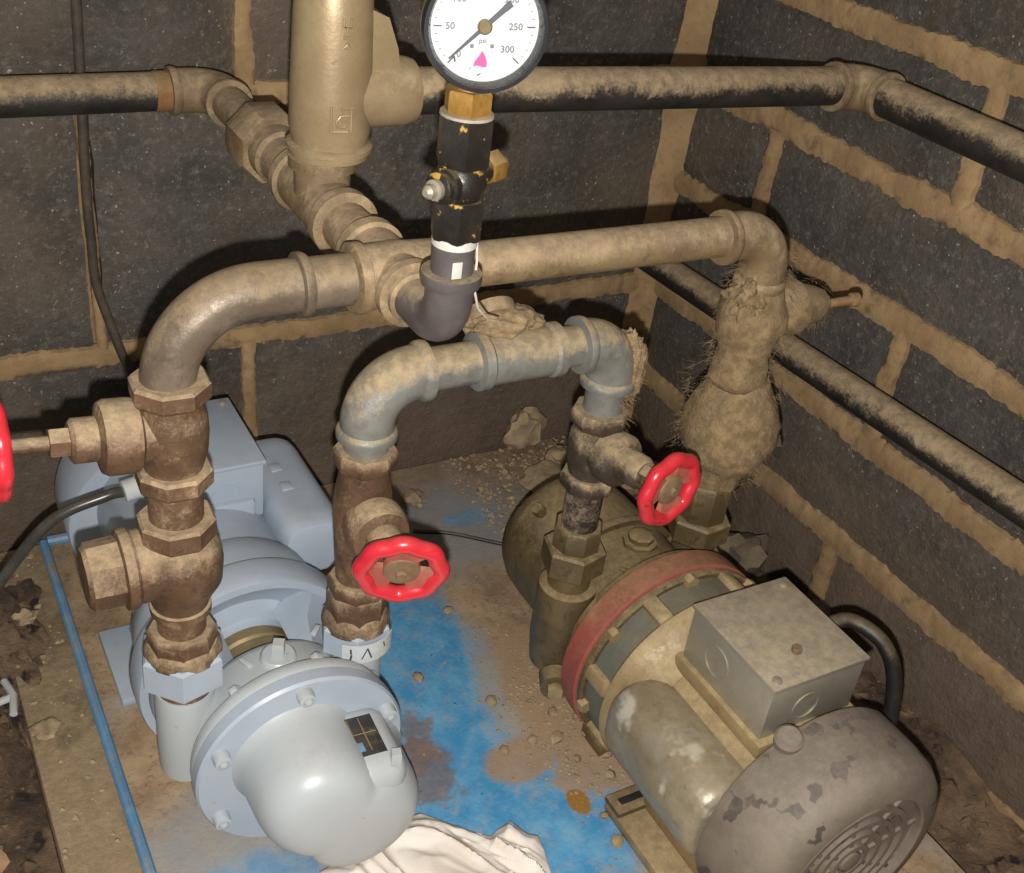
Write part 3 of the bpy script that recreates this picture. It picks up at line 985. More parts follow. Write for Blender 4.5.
# make the union's shoulder bronze and round
part([q for q in bpy.data.objects if q.name.startswith('pipe_union')][-1], 'shoulder', MB().lathe([(.0245, -.186), (.0240, -.1815), (.021, -.177)], o, Z, 28), 'bronze', 'bronze shoulder ring above the nut')

gate_valve('gate_valve', 'bronze valve with red wheel in the middle, over the blue pump', (BX, HY, -.103), -.057, -.172, (-.03, -.99, -.01), .0185, 'bronze',
           [(.0165, 0), (.0168, .016), (.020, .018), (.0205, .022), (.0200, .030), (.0185, .034), (.0120, .036), (.0112, .050), (.009, .053)], .0290,   .0655, .0205, phase=.2, wrot=.9, wax=(-.36, -.90, -.22))
u2 = union('pipe_union', 'blue grey union nut with ink marks on right nozzle of blue pump', (BX, HY), -.219, -.196, .0255, 'blue_grey', 'bronze', .0208, -.170, 6, .2, (.0176, -.221))
part(u2, 'shoulder', MB().lathe([(.0236, -.199), (.0230, -.1940), (.0195, -.187)], (BX, HY, 0), Z, 28), 'bronze', 'bronze shoulder ring above the nut')

# a paper label with ink strokes stuck round the nut
a0, a1 = math.radians(228), math.radians(318)
sv, sf = [], []
for i in range(17):
    th = a0 + (a1 - a0) * i / 16
    for rr_, zz in ((.0256, -.2165), (.0256, -.2005), (.0262, -.2005), (.0262, -.2165)):
        sv.append(V((BX + rr_ * math.cos(th), HY + rr_ * math.sin(th), zz)))
for i in range(16):
    for j in range(4):
        sf.append([i * 4 + j, i * 4 + (j + 1) % 4, i * 4 + 4 + (j + 1) % 4, i * 4 + 4 + j])
sf += [[3, 2, 1, 0], [64, 65, 66, 67]]
lab = part(u2, 'label_tape', MB().add(sv, sf), 'pale_plastic', 'white label tape with ink strokes')


def on_lab(deg, zz):
    th = math.radians(deg)
    return V((BX + .0263 * math.cos(th), HY + .0263 * math.sin(th), zz))


for st, w_ in ((((241, -.2035), (242, -.2075)), .0007), (((242.5, -.2085), (241.5, -.2125)), .0008), (((266, -.2035), (258, -.2125)), .00045), (((266, -.2035), (273, -.2125)), .0006), (((294, -.2035), (297, -.208)), .0005)):
    part(lab, 'ink_stroke', MB().tube([on_lab(*q) for q in st], w_, 6), 'ink')

gate_valve('gate_valve', 'dusty valve with red wheel over the brown pump at right', (CX_ - .001, HY, -.0935), -.062, -.128, (.16, -.97, .12), .0185, 'dirty_bronze',
           [(.0165, 0), (.0165, .014), (.0195, .016), (.0195, .028), (.0175, .031), (.0125, .033), (.0120, .048), (.0095, .052)], .0275, .0745, .0205, phase=.1, wrot=.2, wax=(.17, -.97, .03))
pipe('black_nipple', 'short black pipe between the right red wheel valve and its union nut', [(CX_ - .001, HY, -.126), (CX_ - .001, HY, -.170)], .0138, 'black_pipe')
u3 = union('pipe_union', 'olive brown hexagon union nut on left nozzle of brown pump', (CX_ - .001, HY), -.205, -.182, .0245, 'pump_olive', 'pump_olive', .0188, -.163, 6, .25, (.0165, -.222))

# cobwebbed riser at right
t = T('cobwebbed_valve', 'valve buried in tan cobwebs and dust in front of right wall', 'valve', (DX, HY, -.060))
o = V((DX, HY, 0))


def fuzz_wob(s):
    return lambda th, z: 1 + .12 * noise.noise(V((math.cos(th) * 2, math.sin(th) * 2, z * 90 + s))) + .07 * noise.noise(V((math.cos(th) * 7, math.sin(th) * 7, z * 300 + s)))


prof = [(.016, .022), (.019, .012), (.024, .000), (.0255, -.010), (.0225, -.022), (.0195, -.032), (.0195, -.045), (.022, -.056), (.019, -.062)]
part(t, 'body', MB().lathe(prof, o, Z, 40, wob=fuzz_wob(1)), 'cobweb', sharp=80)
part(t, 'bonnet', MB().lathe([(.017, 0), (.019, .018), (.021, .032), (.017, .040), (.013, .052), (.0095, .060), (.006, .063)], V((DX, HY, -.004)), (.97, -.1, .05), 32, wob=lambda th, z: 1 + .16 * noise.noise(V((th * 1.5, z * 150, 4)))), 'cobweb', sharp=80)
part(t, 'stem', MB().lathe([(.0035, .055), (.0035, .086), (.0055, .087), (.0055, .092), (.003, .093)], V((DX, HY, -.006)), (.985, -.1, .05), 12), 'rust', 'rusty bare stem end')
t = T('dusty_trap', 'round ball shaped fitting caked in dust below the cobwebbed valve', 'valve', (DX, HY, -.150))
prof = [(.020, -.058), (.024, -.064), (.031, -.076), (.0355, -.092), (.0362, -.106), (.034, -.120), (.028, -.130), (.021, -.138), (.019, -.152)]
part(t, 'body', MB().lathe(prof, V((DX + .006, HY, 0)), Z, 40, wob=fuzz_wob(5)), 'cobweb', sharp=80)
part(t, 'side_plug', MB().hex((DX + .006, HY, -.118), (.9, -.4, 0), .028, .042, .011, 6), 'dark_iron')
u4 = union('pipe_union', 'dark dusty union nut on right nozzle of brown pump, behind the wheel', (DX, HY), -.205, -.184, .0255, 'pump_olive', 'pump_olive', .020, -.150, 6, .1, (.0175, -.222))

# ------------------------------------------------------------------ blue pump (wet end toward the viewer)
PX, PAZ = -.5555, -.265
t = T('blue_pump', 'blue grey painted circulation pump with motor, on the left', 'pump', (PX, -.25, PZ))
ax = V((PX, 0, PAZ))
P1 = t


def lat(prof, n=48, axis=-Y, o=None, wob=None):
    return MB().lathe([(r, t_) for r, t_ in prof], o if o is not None else ax, axis, n, wob=wob)


part(t, 'motor_housing', lat([(.060, .09), (.0625, .10), (.0625, .255), (.066, .257), (.070, .262), (.072, .28), (.072, .296)]), 'blue_grey')
part(t, 'fan_cover', lat([(.045, .038), (.062, .040), (.0715, .046), (.0745, .056), (.0745, .112), (.0735, .1135), (.055, .114)], o=V((-.567, 0, -.2775))), 'blue_grey')
# adapter dish
part(t, 'adapter_disk', lat([(.060, .300), (.0800, .301), (.0812, .305), (.0812, .325), (.080, .328), (.074, .328), (.072, .323), (.066, .317), (.050, .310), (.036, .313), (.033, .319), (.033, .324)], 64), 'blue_grey')
for an in (138, 42, 270):
    a = math.radians(an)
    d = V((math.cos(a), 0, math.sin(a)))
    s_ = V((-math.sin(a), 0, math.cos(a)))
    c0 = ax + V((0, -.288, 0)) + d * .062
    Rm = Matrix((s_, Y, d)).transposed()
    mb = MB()
    pr = [(.040, -.311), (.074, -.311), (.073, -.325), (.060, -.340), (.054, -.364), (.040, -.364)]
    K = len(pr)
    wd = .014
    vs = [ax + d * r_ + V((0, yy, 0)) + s_ * wd for r_, yy in pr] + [ax + d * r_ + V((0, yy, 0)) - s_ * wd for r_, yy in pr]
    mb.add(vs, [list(range(K)), list(range(2 * K - 1, K - 1, -1))] + [[i, i + K, (i + 1) % K + K, (i + 1) % K] for i in range(K)])
    part(t, 'bracket_arm', mb, 'blue_grey')
part(t, 'shaft_seal', lat([(.030, .318), (.036, .322), (.036, .330), (.033, .332), (.038, .336), (.038, .344), (.034, .346), (.039, .350), (.039, .362)], 40), 'shaft', 'brassy shaft seal rings in the gap')
part(t, 'pump_body', lat([(.036, .355), (.050, .358), (.0570, .363), (.0595, .369), (.0600, .399)], 48), 'cap_grey')
fx = V((-.5515, 0, -.2635))
part(t, 'rear_flange', lat([(.060, .398), (.0690, .399), (.0700, .402), (.0700, .4075), (.069, .409)], 64, o=fx), 'cap_grey')
part(t, 'front_flange', lat([(.0695, .4095), (.0715, .411), (.0715, .4195), (.070, .4215), (.05, .422)], 64, o=fx), 'blue_grey')
# cap: round ridge on the left, lower shoulder on the right
c1, r1 = V((-.5560, 0, -.2550)), .0400
c2, r2 = V((-.5280, 0, -.2795)), .0440
cc = V((-.541, 0, -.268))


def cap_r(th):
    d = V((math.cos(th), 0, math.sin(th)))
    best = 0
    vals = []
    for c_, r_ in ((c1, r1), (c2, r2)):
        q = c_ - cc
        b_ = d.dot(q)
        disc = b_ * b_ - q.length_squared + r_ * r_
        vals.append(b_ + math.sqrt(max(disc, 0)))
    k_ = .004
    a_, b_ = vals
    hh = max(0, min(1, .5 + .5 * (a_ - b_) / k_))
    return b_ * (1 - hh) + a_ * hh + k_ * hh * (1 - hh)


CAPY0, CAPY1 = -.420, -.482
rows = []
na = 72
for yy, s_ in ((-.420, 1.10), (-.423, 1.06), (-.4265, 1.03), (-.431, 1.01), (-.442, 1.0), (-.455, .99), (-.463, .965), (-.470, .915), (-.4755, .84), (-.4795, .73), (-.482, .56), (-.483, .3), (-.4832, .02)):
    rows.append([cc + V((0, yy, 0)) + V((math.cos(2 * PI * i / na), 0, math.sin(2 * PI * i / na))) * cap_r(2 * PI * i / na) * s_ for i in range(na)])
part(t, 'bearing_cap', MB().rings(rows), 'cap_grey', 'smooth pale rounded front cap', sharp=60)
# flange screws
for an in (24, 91, 152, 206, 330):
    a = math.radians(an)
    c_ = fx + V((math.cos(a), 0, math.sin(a))) * .0630
    part(t, 'flange_screw', MB().lathe([(.0055, .4205), (.0058, .425), (.0052, .4290), (.0032, .4295), (.003, .4270)], c_, -Y, 16), 'cap_grey')
for an in (30, 75, 125):
    a = math.radians(an)
    c_ = fx + V((math.cos(a), 0, math.sin(a))) * .0655
    part(t, 'flange_nut', MB().hex(c_, Y, -.3985, -.3935, .0045), 'cap_grey')
# nameplate on its flat pad
part(t, 'plate_pad', MB().box((-.5195, -.4460, -.2455), (.044, .062, .034), Matrix.Rotation(.07, 3, 'Y') @ Matrix.Rotation(.10, 3, 'X'), .016), 'cap_grey')
npc = V((-.5225, -.4455, -.2283))
Rn = Matrix.Rotation(.07, 3, 'Y') @ Matrix.Rotation(.10, 3, 'X')
NP = part(t, 'nameplate', MB().box(npc, (.0250, .0310, .0012), Rn, .0003), 'dark_label', 'dark worn rectangular nameplate')
for (a0, b0, a1, b1) in ((-.45, .05, .45, .05), (.12, -.4, .12, .45), (-.2, .05, -.2, .45)):
    p0 = npc + Rn @ V((.0250 * a0, .0310 * b0, .0007))
    p1 = npc + Rn @ V((.0250 * a1, .0310 * b1, .0007))
    part(NP, 'ruled_line', MB().tube([p0, p1], .0004, 6), 'hub_brown')
part(NP, 'blue_print', MB().box(npc + Rn @ V((-.005, -.0085, .0006)), (.008, .007, .0004), Rn, .0001), 'lip_blue')
# plugs
part(t, 'plug_boss', MB().lathe([(.013, .058), (.012, .063), (.0105, .0645)], V((PX + .0005, -.380, PAZ - .002)), Z, 24), 'cap_grey')
part(t, 'plug', MB().hex((PX + .0005, -.380, PAZ - .002), Z, .064, .075, .0055, 4, .001, rot=.3), 'cap_grey', 'square headed plug')
part(t, 'cap_plug', MB().hex(V((-.5080, -.4690, -.2440)), Z, .006, .020, .0046, 4, .001, rot=.5), 'cap_grey', 'square headed plug beside the nameplate')
for i, (dx, dy) in enumerate(((-.020, -.375), (.0, -.383), (.034, -.360))):
    part(t, 'cast_mark', MB().box(V((PX + dx, dy, PAZ + .0605 - abs(dx) * .18)), (.004, .010, .003), Matrix.Rotation(.4 + i, 3, 'Z'), .0008), 'cap_grey')
# nozzles
for xx in (AX, BX):
    part(t, 'nozzle', MB().lathe([(.0188, -.218), (.0195, -.222), (.0192, -.27), (.0182, -.290), (.012, -.296)], (xx, HY, 0), Z, 32), 'cap_grey')
    sgn = 1 if xx < PX else -1
    part(t, 'nozzle_web', MB().box((xx + sgn * .016, HY + .002, -.268), (.03, .03, .038), b=.006), 'cap_grey')
# junction box
part(t, 'junction_box', MB().box((-.5495, -.163, -.1965), (.083, .094, .050), b=.0015), 'blue_grey')
part(t, 'box_lid', MB().box((-.5495, -.163, -.1705), (.0865, .0975, .0045), b=.0015), 'blue_grey')
for sx_, sy_ in ((.036, .041), (-.036, -.041)):
    part(t, 'lid_screw', MB().lathe([(.0032, -.1685), (.003, -.167), (.0015, -.1665)], (-.5495 + sx_, -.163 + sy_, 0), Z, 14), 'screw')
part(t, 'knockout', MB().loop([(.0105, .0), (.0105, .0007), (.0112, .0007), (.0112, .0)], (-.5380, -.2099, -.1965), -Y, 32), 'blue_grey')
part(t, 'box_saddle', MB().box((-.553, -.165, -.216), (.075, .10, .03), b=.004), 'blue_grey')
# capacitor housing
mb = MB()
cp = V((-.482, 0, -.2270))
rows = []
for yy, s_ in ((-.128, .6), (-.131, .85), (-.138, .96), (-.15, 1), (-.238, 1), (-.252, .99), (-.2575, .9), (-.2585, .8)):
    rows.append([cp + V((0, yy, 0)) + V((math.copysign(abs(math.cos(th)) ** .6, math.cos(th)) * .0255, 0, math.copysign(abs(math.sin(th)) ** .6, math.sin(th)) * .0255)) * s_ for th in [2 * PI * (i + .5) / 40 for i in range(40)]])
part(t, 'capacitor_housing', mb.rings(rows), 'blue_grey', sharp=40)
for yy in (-.178, -.205):
    part(t, 'housing_dimple', MB().box((-.488, yy, -.2025), (.010, .012, .004), b=.0018), 'blue_grey')
# cable gland
ga_ = V((-.590, -.196, -.180))
part(t, 'cable_gland', MB().lathe([(.0105, 0), (.0105, .010), (.0085, .011), (.0085, .0215), (.0055, .022)], ga_, (-1, -.1, -.1), 16), 'pale_plastic')
# feet
part(t, 'foot_plate', MB().box((PX, -.20, PZ + .004), (.155, .085, .008), b=.002), 'blue_grey')
for sx_ in (-1, 1):
    part(t, 'foot', MB().box((PX + sx_ * .045, -.20, PZ + .022), (.010, .075, .040), Matrix.Rotation(sx_ * -.25, 3, 'Y'), .002), 'blue_grey')
part(t, 'front_foot', MB().box((PX, -.355, PZ + .008), (.05, .05, .016), b=.003), 'blue_grey')
part(t, 'front_leg', MB().box((PX, -.355, PZ + .030), (.03, .02, .05), b=.003), 'blue_grey')

# ------------------------------------------------------------------ brown pump (motor toward the viewer)
QX, QAZ = -.2575, -.2640
t = T('brown_pump', 'grimy brown pump with grey fan cover, at the right wall', 'pump', (QX, -.45, PZ))
ax2 = V((QX, 0, QAZ))


def lat2(prof, n=48, wob=None, o=None):
    return MB().lathe(prof, o if o is not None else ax2, -Y, n, wob=wob)


part(t, 'rear_cap', lat2([(.032, .252), (.049, .255), (.057, .262), (.061, .274), (.062, .290), (.062, .336), (.066, .337), (.067, .341), (.067, .345)]), 'pump_olive')
part(t, 'pump_body', lat2([(.062, .344), (.062, .386), (.066, .394), (.078, .400), (.080, .408)]), 'pump_olive')
part(t, 'red_ring', lat2([(.079, .4075), (.0845, .409), (.085, .4125), (.085, .428), (.083, .4295), (.078, .430)], 64), 'red_ring', 'faded red painted ring')
part(t, 'adapter_rim', lat2([(.082, .4295), (.0838, .431), (.0838, .4345), (.082, .436), (.070, .436)], 64), 'pump_olive')
part(t, 'adapter_window', lat2([(.079, .435), (.079, .462), (.072, .464)], 64), 'teal_grey', 'grey green recess between the ribs')
for an in (20, 68, 118, 168, 215, 330):
    a = math.radians(an)
    d = V((math.cos(a), 0, math.sin(a)))
    s_ = V((-math.sin(a), 0, math.cos(a)))
    part(t, 'adapter_rib', MB().box(ax2 + d * .077 + V((0, -.4465, 0)), (.013, .026, .014), Matrix((s_, Y, d)).transposed(), .003), 'motor_tan')
for an in (45, 93, 143, 192):
    a = math.radians(an)
    d = V((math.cos(a), 0, math.sin(a)))
    part(t, 'flange_bolt', MB().hex(ax2 + d * .081 + V((0, -.434, 0)), -Y, 0, .007, .0058), 'motor_tan')
part(t, 'motor_bell', lat2([(.079, .456), (.0815, .459), (.0805, .463), (.074, .470), (.066, .482), (.0625, .490)], 64), 'motor_tan')
part(t, 'motor_housing', lat2([(.0615, .486), (.0615, .590)]), 'motor_tan')
part(t, 'fan_cover', lat2([(.0645, .580), (.0825, .5805), (.0838, .583), (.0838, .613), (.0820, .625), (.0775, .6335), (.070, .6385), (.059, .640), (.0575, .6385), (.0575, .633)], 64), 'fan_cover', 'grey spotted rounded fan cover')
part(t, 'grille_back', lat2([(.0577, .6265), (.0577, .629)], 48), 'dark_hole')
for r_ in (.0135, .0245, .0355, .0465):
    part(t, 'grille_ring', MB().loop([(r_ - .0022, .6305), (r_ + .0022, .6305), (r_ + .0020, .6365), (r_ - .0020, .6365)], ax2, -Y, 40), 'fan_cover')
for i in range(8):
    a = 2 * PI * i / 8 + .2
    d = V((math.cos(a), 0, math.sin(a)))
    s_ = V((-math.sin(a), 0, math.cos(a)))
    part(t, 'grille_spoke', MB().box(ax2 + d * .034 + V((0, -.6325, 0)), (.003, .0055, .048), Matrix((s_, Y, d)).transposed(), .0006), 'fan_cover')
part(t, 'grille_hub', lat2([(.0085, .628), (.0085, .6370), (.007, .6375)], 24), 'fan_cover')
lug = V((QX - .034, -.585, QAZ + .075))
part(t, 'cover_lug', MB().lathe([(.0095, 0), (.0095, .006), (.0075, .008)], lug, (-.3, -.15, 1), 20), 'fan_cover')
# junction box
part(t, 'box_saddle', MB().box((QX + .002, -.525, -.2105), (.088, .094, .012), b=.002), 'motor_tan')
part(t, 'junction_box', MB().box((QX + .002, -.5235, -.1840), (.080, .085, .046), b=.0012), 'box_steel')
part(t, 'box_lid', MB().box((QX + .002, -.5235, -.1605), (.083, .088, .0035), b=.001), 'box_steel')
for sx_, sy_ in ((.034, .037), (-.034, -.037)):
    part(t, 'lid_screw', MB().lathe([(.0035, -.1588), (.0032, -.1575), (.0015, -.157)], (QX + .002 + sx_, -.5235 + sy_, 0), Z, 14), 'screw')
part(t, 'centre_screw', MB().hex((QX - .002, -.5440, 0), Z, -.1590, -.1545, .0036), 'hub_brown')
part(t, 'knockout', MB().loop([(.0112, .0), (.0112, .0008), (.0120, .0008), (.0120, .0)], (QX - .038, -.513, -.183), -X, 32), 'box_steel')
part(t, 'knockout', MB().loop([(.0105, .0), (.0105, .0008), (.0112, .0008), (.0112, .0)], (QX - .004, -.566, -.186), -Y, 32), 'box_steel')
part(t, 'cable_gland', MB().lathe([(.010, 0), (.010, .006), (.0085, .014), (.006, .015)], (QX + .041, -.515, -.180), X, 16), 'box_steel')
# capacitor housing along the left side of the motor
cp = V((-.3190, 0, -.2560))
rows = []
for yy, s_ in ((-.470, .55), (-.472, .78), (-.477, .92), (-.486, 1.0), (-.572, 1.0), (-.5785, .97), (-.581, .88), (-.5815, .8)):
    rows.append([cp + V((0, yy, 0)) + V((math.copysign(abs(math.cos(th)) ** .75, math.cos(th)) * .0305, 0, math.copysign(abs(math.sin(th)) ** .75, math.sin(th)) * .0330)) * s_ for th in [2 * PI * (i + .5) / 40 for i in range(40)]])
part(t, 'capacitor_housing', MB().rings(rows), 'capacitor_tan', sharp=45)
# nozzles and details of the wet end
for xx in (CX_ - .001, DX):
    part(t, 'nozzle', MB().lathe([(.0195, -.219), (.0225, -.221), (.0228, -.225), (.0228, -.275), (.0205, -.298), (.012, -.302)], (xx, HY, 0), Z, 32), 'pump_olive')
part(t, 'drain_foot', MB().lathe([(.013, 0), (.012, .013)], (CX_ - .012, HY - .020, -.298), (-.5, -.85, 0), 16), 'pump_olive')
part(t, 'drain_plug', MB().hex((CX_ - .012, HY - .020, -.298), (-.5, -.85, 0), .012, .0195, .0068), 'motor_tan')
part(t, 'top_plug', MB().lathe([(.015, .059), (.014, .064), (.0105, .065), (.0105, .069), (.008, .0705)], (QX + .003, -.366, QAZ), Z, 8), 'pump_olive')
part(t, 'cap_bolt', MB().hex((QX - .0400, -.289, QAZ + .0462), (-.65, 0, .75), 0, .010, .0055), 'pump_olive')
for i, dx in enumerate((-.026, -.020)):
    part(t, 'cast_mark', MB().box(V((QX + dx, -.388, QAZ + .0590)), (.003, .008, .002), Matrix.Rotation(.5, 3, 'Z'), .0005), 'pump_olive')
# feet
part(t, 'foot_plate', MB().box((QX - .0215, -.545, PZ + .005), (.105, .135, .010), b=.003), 'motor_tan')
part(t, 'foot_clamp', MB().box((QX - .0555, -.486, PZ + .0115), (.036, .020, .006), b=.002), 'pump_olive')
part(t, 'clamp_slot', MB().box((QX - .0565, -.486, PZ + .0147), (.020, .006, .001), b=.0004), 'dark_hole')
part(t, 'foot', MB().box((QX - .02, -.535, PZ + .024), (.06, .09, .034), b=.006), 'motor_tan')
part(t, 'front_foot', MB().box((QX, -.42, PZ + .007), (.10, .03, .014), b=.003), 'pump_olive')

# ------------------------------------------------------------------ cables


def smooth(pts, n=8):
    pts = [V(p) for p in pts]
    P_ = [pts[0] * 2 - pts[1]] + pts + [pts[-1] * 2 - pts[-2]]
    out = []
    for i in range(1, len(P_) - 2):
        a, b, c, d = P_[i - 1:i + 3]
        for j in range(n):
            s_ = j / n
            out.append(.5 * ((2 * b) + (c - a) * s_ + (2 * a - 5 * b + 4 * c - d) * s_ ** 2 + (3 * b - a - 3 * c + d) * s_ ** 3))
    return out + [pts[-1]]


def cable(name, label, pts, r, m):
    return solo(name, label, 'cable', MB().tube(smooth(pts), r, 12), m, pts[0])


cable('power_cable', 'black cable looping from the steel box to the wall side of brown pump', [(QX + .054, -.515, -.180), (QX + .075, -.522, -.176), (QX + .089, -.545, -.185), (QX + .093, -.562, -.215), (QX + .085, -.575, -.27), (QX + .078, -.565, -.33), (QX + .085, -.54, -.355)], .0056, 'cable_black')
gb = ga_ + V((-1, -.1, -.1)).normalized() * .021
cable('power_cable', 'dark grey cable from blue pump box running down to the left edge', [gb, gb + V((-.014, -.003, .001)), (-.664, -.2, -.195), (-.7026, -.2, -.2395), (-.738, -.2, -.289), (-.80, -.2, -.38)], .0042, 'cable_grey')
cable('wall_cable', 'black cable hanging down the back wall near its left end', [(-.580, -.008, .50), (-.5795, -.008, .25), (-.5815, -.008, .12), (-.585, -.0045, -.02), (-.584, -.0015, -.07), (-.583, -.003, -.11), (-.572, -.010, -.16), (-.560, -.010, -.21), (-.555, -.012, -.30)],   .0040, 'cable_dusty')
cable('loose_wire', 'thin dark wire lying across the plate behind the brown pump', [(-.325, -.118, PZ + .002), (-.292, -.134, PZ + .002), (-.255, -.164, PZ + .002), (-.22, -.19, PZ + .002)], .0018, 'cable_black')

# ------------------------------------------------------------------ cloth
mb = MB()
nx, ny = 70, 70
top = []
outl = [(-.56, -.452), (-.525, -.440), (-.487, -.425), (-.462, -.430), (-.440, -.452), (-.424, -.468), (-.404, -.462), (-.398, -.478), (-.392, -.482), (-.394, -.495), (-.402, -.53), (-.41, -.60), (-.44, -.66), (-.50, -.68), (-.56, -.66), (-.585, -.60), (-.585, -.52), (-.575, -.47)]


def inpoly(x, y):
    c_ = False
    j = len(outl) - 1
    for i in range(len(outl)):
        (x1, y1), (x2, y2) = outl[i], outl[j]
        if (y1 > y) != (y2 > y) and x < (x2 - x1) * (y - y1) / (y2 - y1) + x1:
            c_ = not c_
        j = i
    return c_


ctr = V((-.485, -.555, 0))
rings = []
NR, NA = 70, 260


def edge_pt(fr):
    L = len(outl)
    s_ = fr * L
    i = int(s_) % L
    f_ = s_ - int(s_)
    a, b = outl[i], outl[(i + 1) % L]
    return V((a[0] + (b[0] - a[0]) * f_, a[1] + (b[1] - a[1]) * f_, 0))


for k_ in range(NR + 1):
    s_ = k_ / NR
    ring = []
    for i in range(NA):
        e_ = edge_pt(i / NA)
        p = ctr + (e_ - ctr) * max(s_, .01)
        q = V(((p.x * .8 + p.y * .6) * 30, (p.y * .8 - p.x * .6) * 11, 2.2))
        q = q + V((noise.noise(q * .8 + V((9, 0, 0))), noise.noise(q * .8 + V((0, 9, 0))), 0)) * .9
        rg = 1 - abs(noise.noise(q)) * 2.2
        rg2 = 1 - abs(noise.noise(q * 2.3 + V((3, 1, 5)))) * 2
        z = .008 + .010 * max(rg, 0) + .005 * max(rg2, 0) + .0015 * max(0, 1 - abs(noise.noise(q * 4)) * 2) + .004 * noise.noise(q * .5)
        z *= min(1, (1 - s_) * 4 + .25)
        ring.append(V((p.x, p.y, PZ + .001 + z)))
    rings.append(ring)
low = [V((v.x, v.y, PZ + .0008)) for v in rings[-1]]
vs = [p for r in rings for p in r] + low
fs = []
for k_ in range(NR + 1):
    for i in range(NA):
        j = (i + 1) % NA
        fs.append([k_ * NA + i, k_ * NA + j, (k_ + 1) * NA + j, (k_ + 1) * NA + i])
fs.append(list(range(NA))[::-1])
mb.add(vs, fs)
solo('cloth', 'crumpled white cotton cloth on the plate in front of the blue pump', 'cloth', mb, 'cloth', (-.485, -.555, PZ), sharp=70)

# ------------------------------------------------------------------ stones and debris
def stone(label, c, rad, seed, m='stone', rot=0.0, sub=3, group=None):
    mb = MB().lump((0, 0, 0), rad, .55, sub, 1.3, seed)
    R = Matrix.Rotation(rot, 3, 'Z')
    zmin = min(v.z for v in mb.v)
    mb.v = [R @ v + V(c) - Z * zmin for v in mb.v]
    return solo('stone', label, 'stone', mb, m, c, group, sharp=45)


stone('tan lump of mortar leaning on back wall behind the plate edge', (-.155, -.030, PZ), (.022, .016, .024), 3)
stone('flat tan stone on the plate left of the black riser', (-.165, -.100, PZ), (.027, .022, .010), 4, rot=.4)
stone('flat square tan stone next to the black riser, nearest the brown pump', (-.150, -.140, PZ), (.024, .018, .008), 5, rot=.9)
stone('small grey rubble piece by the plate back edge behind the flat stones', (-.125, -.070, PZ), (.016, .014, .013), 6)
stone('tan lump on the rubble in the corner behind the right red wheel', (-.066, -.115, -.380), (.026, .022, .030), 8)
stone('dark brown lump at right wall under the dusty ball fitting', (-.055, -.285, -.385), (.032, .030, .034), 9, 'dark_stone')
stone('dark rough stone by right wall behind the steel box', (-.040, -.375, -.385), (.030, .028, .024), 10, 'dark_stone')
stone('curled tan paper scrap of mortar on the plate by the middle valve', (-.305, -.075, PZ), (.009, .013, .006), 12)
stone('small tan stone on the dusty board left of blue strip', (-.690, -.245, -.361), (.010, .009, .006), 13)
stone('pale stone chip at the far left corner of the board', (-.683, -.115, -.361), (.009, .007, .006), 15)
sp = [(-.275, -.30), (-.29, -.325), (-.33, -.36), (-.305, -.41), (-.325, -.43), (-.35, -.40), (-.31, -.455), (-.335, -.485), (-.34, -.51), (-.20, -.12), (-.19, -.06), (-.23, -.08), (-.215, -.13), (-.12, -.12), (-.11, -.18),
      (-.345, -.235), (-.36, -.35), (-.375, -.40), (-.405, -.30), (-.29, -.36), (-.30, -.39), (-.318, -.378), (-.328, -.405), (-.335, -.445), (-.30, -.435), (-.28, -.345)]
base = None
for i, (x, y) in enumerate(sp):
    s_ = .0032 + .0025 * random.random()
    if base is None or i % 5 == 0:
        base = stone('small tan stone chip scattered on the plate near the brown pump', (x, y, PZ), (.0055, .0045, .0034), 20 + i, sub=1, group='stone chips on the plate')
        base['category'] = 'stone chip'
        base.name = 'stone_chip'
        continue
    o = base.copy()
    COL.objects.link(o)
    o.location = (x, y, PZ)
    o.rotation_euler = (0, 0, random.random() * 6)
    kk = .5 + random.random() * .8
    o.scale = (kk, kk, kk)


def grit(name, label, n, area, z, smin, smax, m, seed):
    """uncountable crumbs joined in one mesh"""
    rnd = random.Random(seed)
    mb = MB()
    k_ = 0
    while k_ < n:
        x, y, w = area(rnd)
        if rnd.random() > w:
            continue
        k_ += 1
        s_ = smin + (smax - smin) * rnd.random() ** 3
        p = V((x, y, z(x, y) + s_ * .3))
        a_ = rnd.random() * 6
        q = [p + V((math.cos(a_ + j * 1.57), math.sin(a_ + j * 1.57), rnd.uniform(-.3, .3))) * s_ * rnd.uniform(.6, 1.2) for j in range(4)]
        q += [p + Z * s_ * rnd.uniform(.4, .9), p - Z * s_ * .5]
        mb.add(q, [[0, 1, 4], [1, 2, 4], [2, 3, 4], [3, 0, 4], [1, 0, 5], [2, 1, 5], [3, 2, 5], [0, 3, 5]])
    return solo(name, label, 'grit', mb, m, (0, 0, 0), kind='stuff', sharp=10)


def a_plate(r):
    x, y = -.31 + r.gauss(0, .028), -.385 + r.gauss(0, .055)
    return x, y, 1


def a_corner(r):
    x, y = r.uniform(-.25, -.09), r.uniform(-.20, -.015)
    return x, y, 1


def a_board(r):
    x, y = r.uniform(-.70, -.66), r.uniform(-.66, -.02)
    return x, y, 1


def a_floor(r):
    if r.random() < .5:
        return r.uniform(-1.0, -.71), r.uniform(-.9, -.02), 1
    return r.uniform(-.095, -.01), r.uniform(-.85, -.02), 1


def a_all(r):
    return r.uniform(-.64, -.12), r.uniform(-.66, -.02), .5


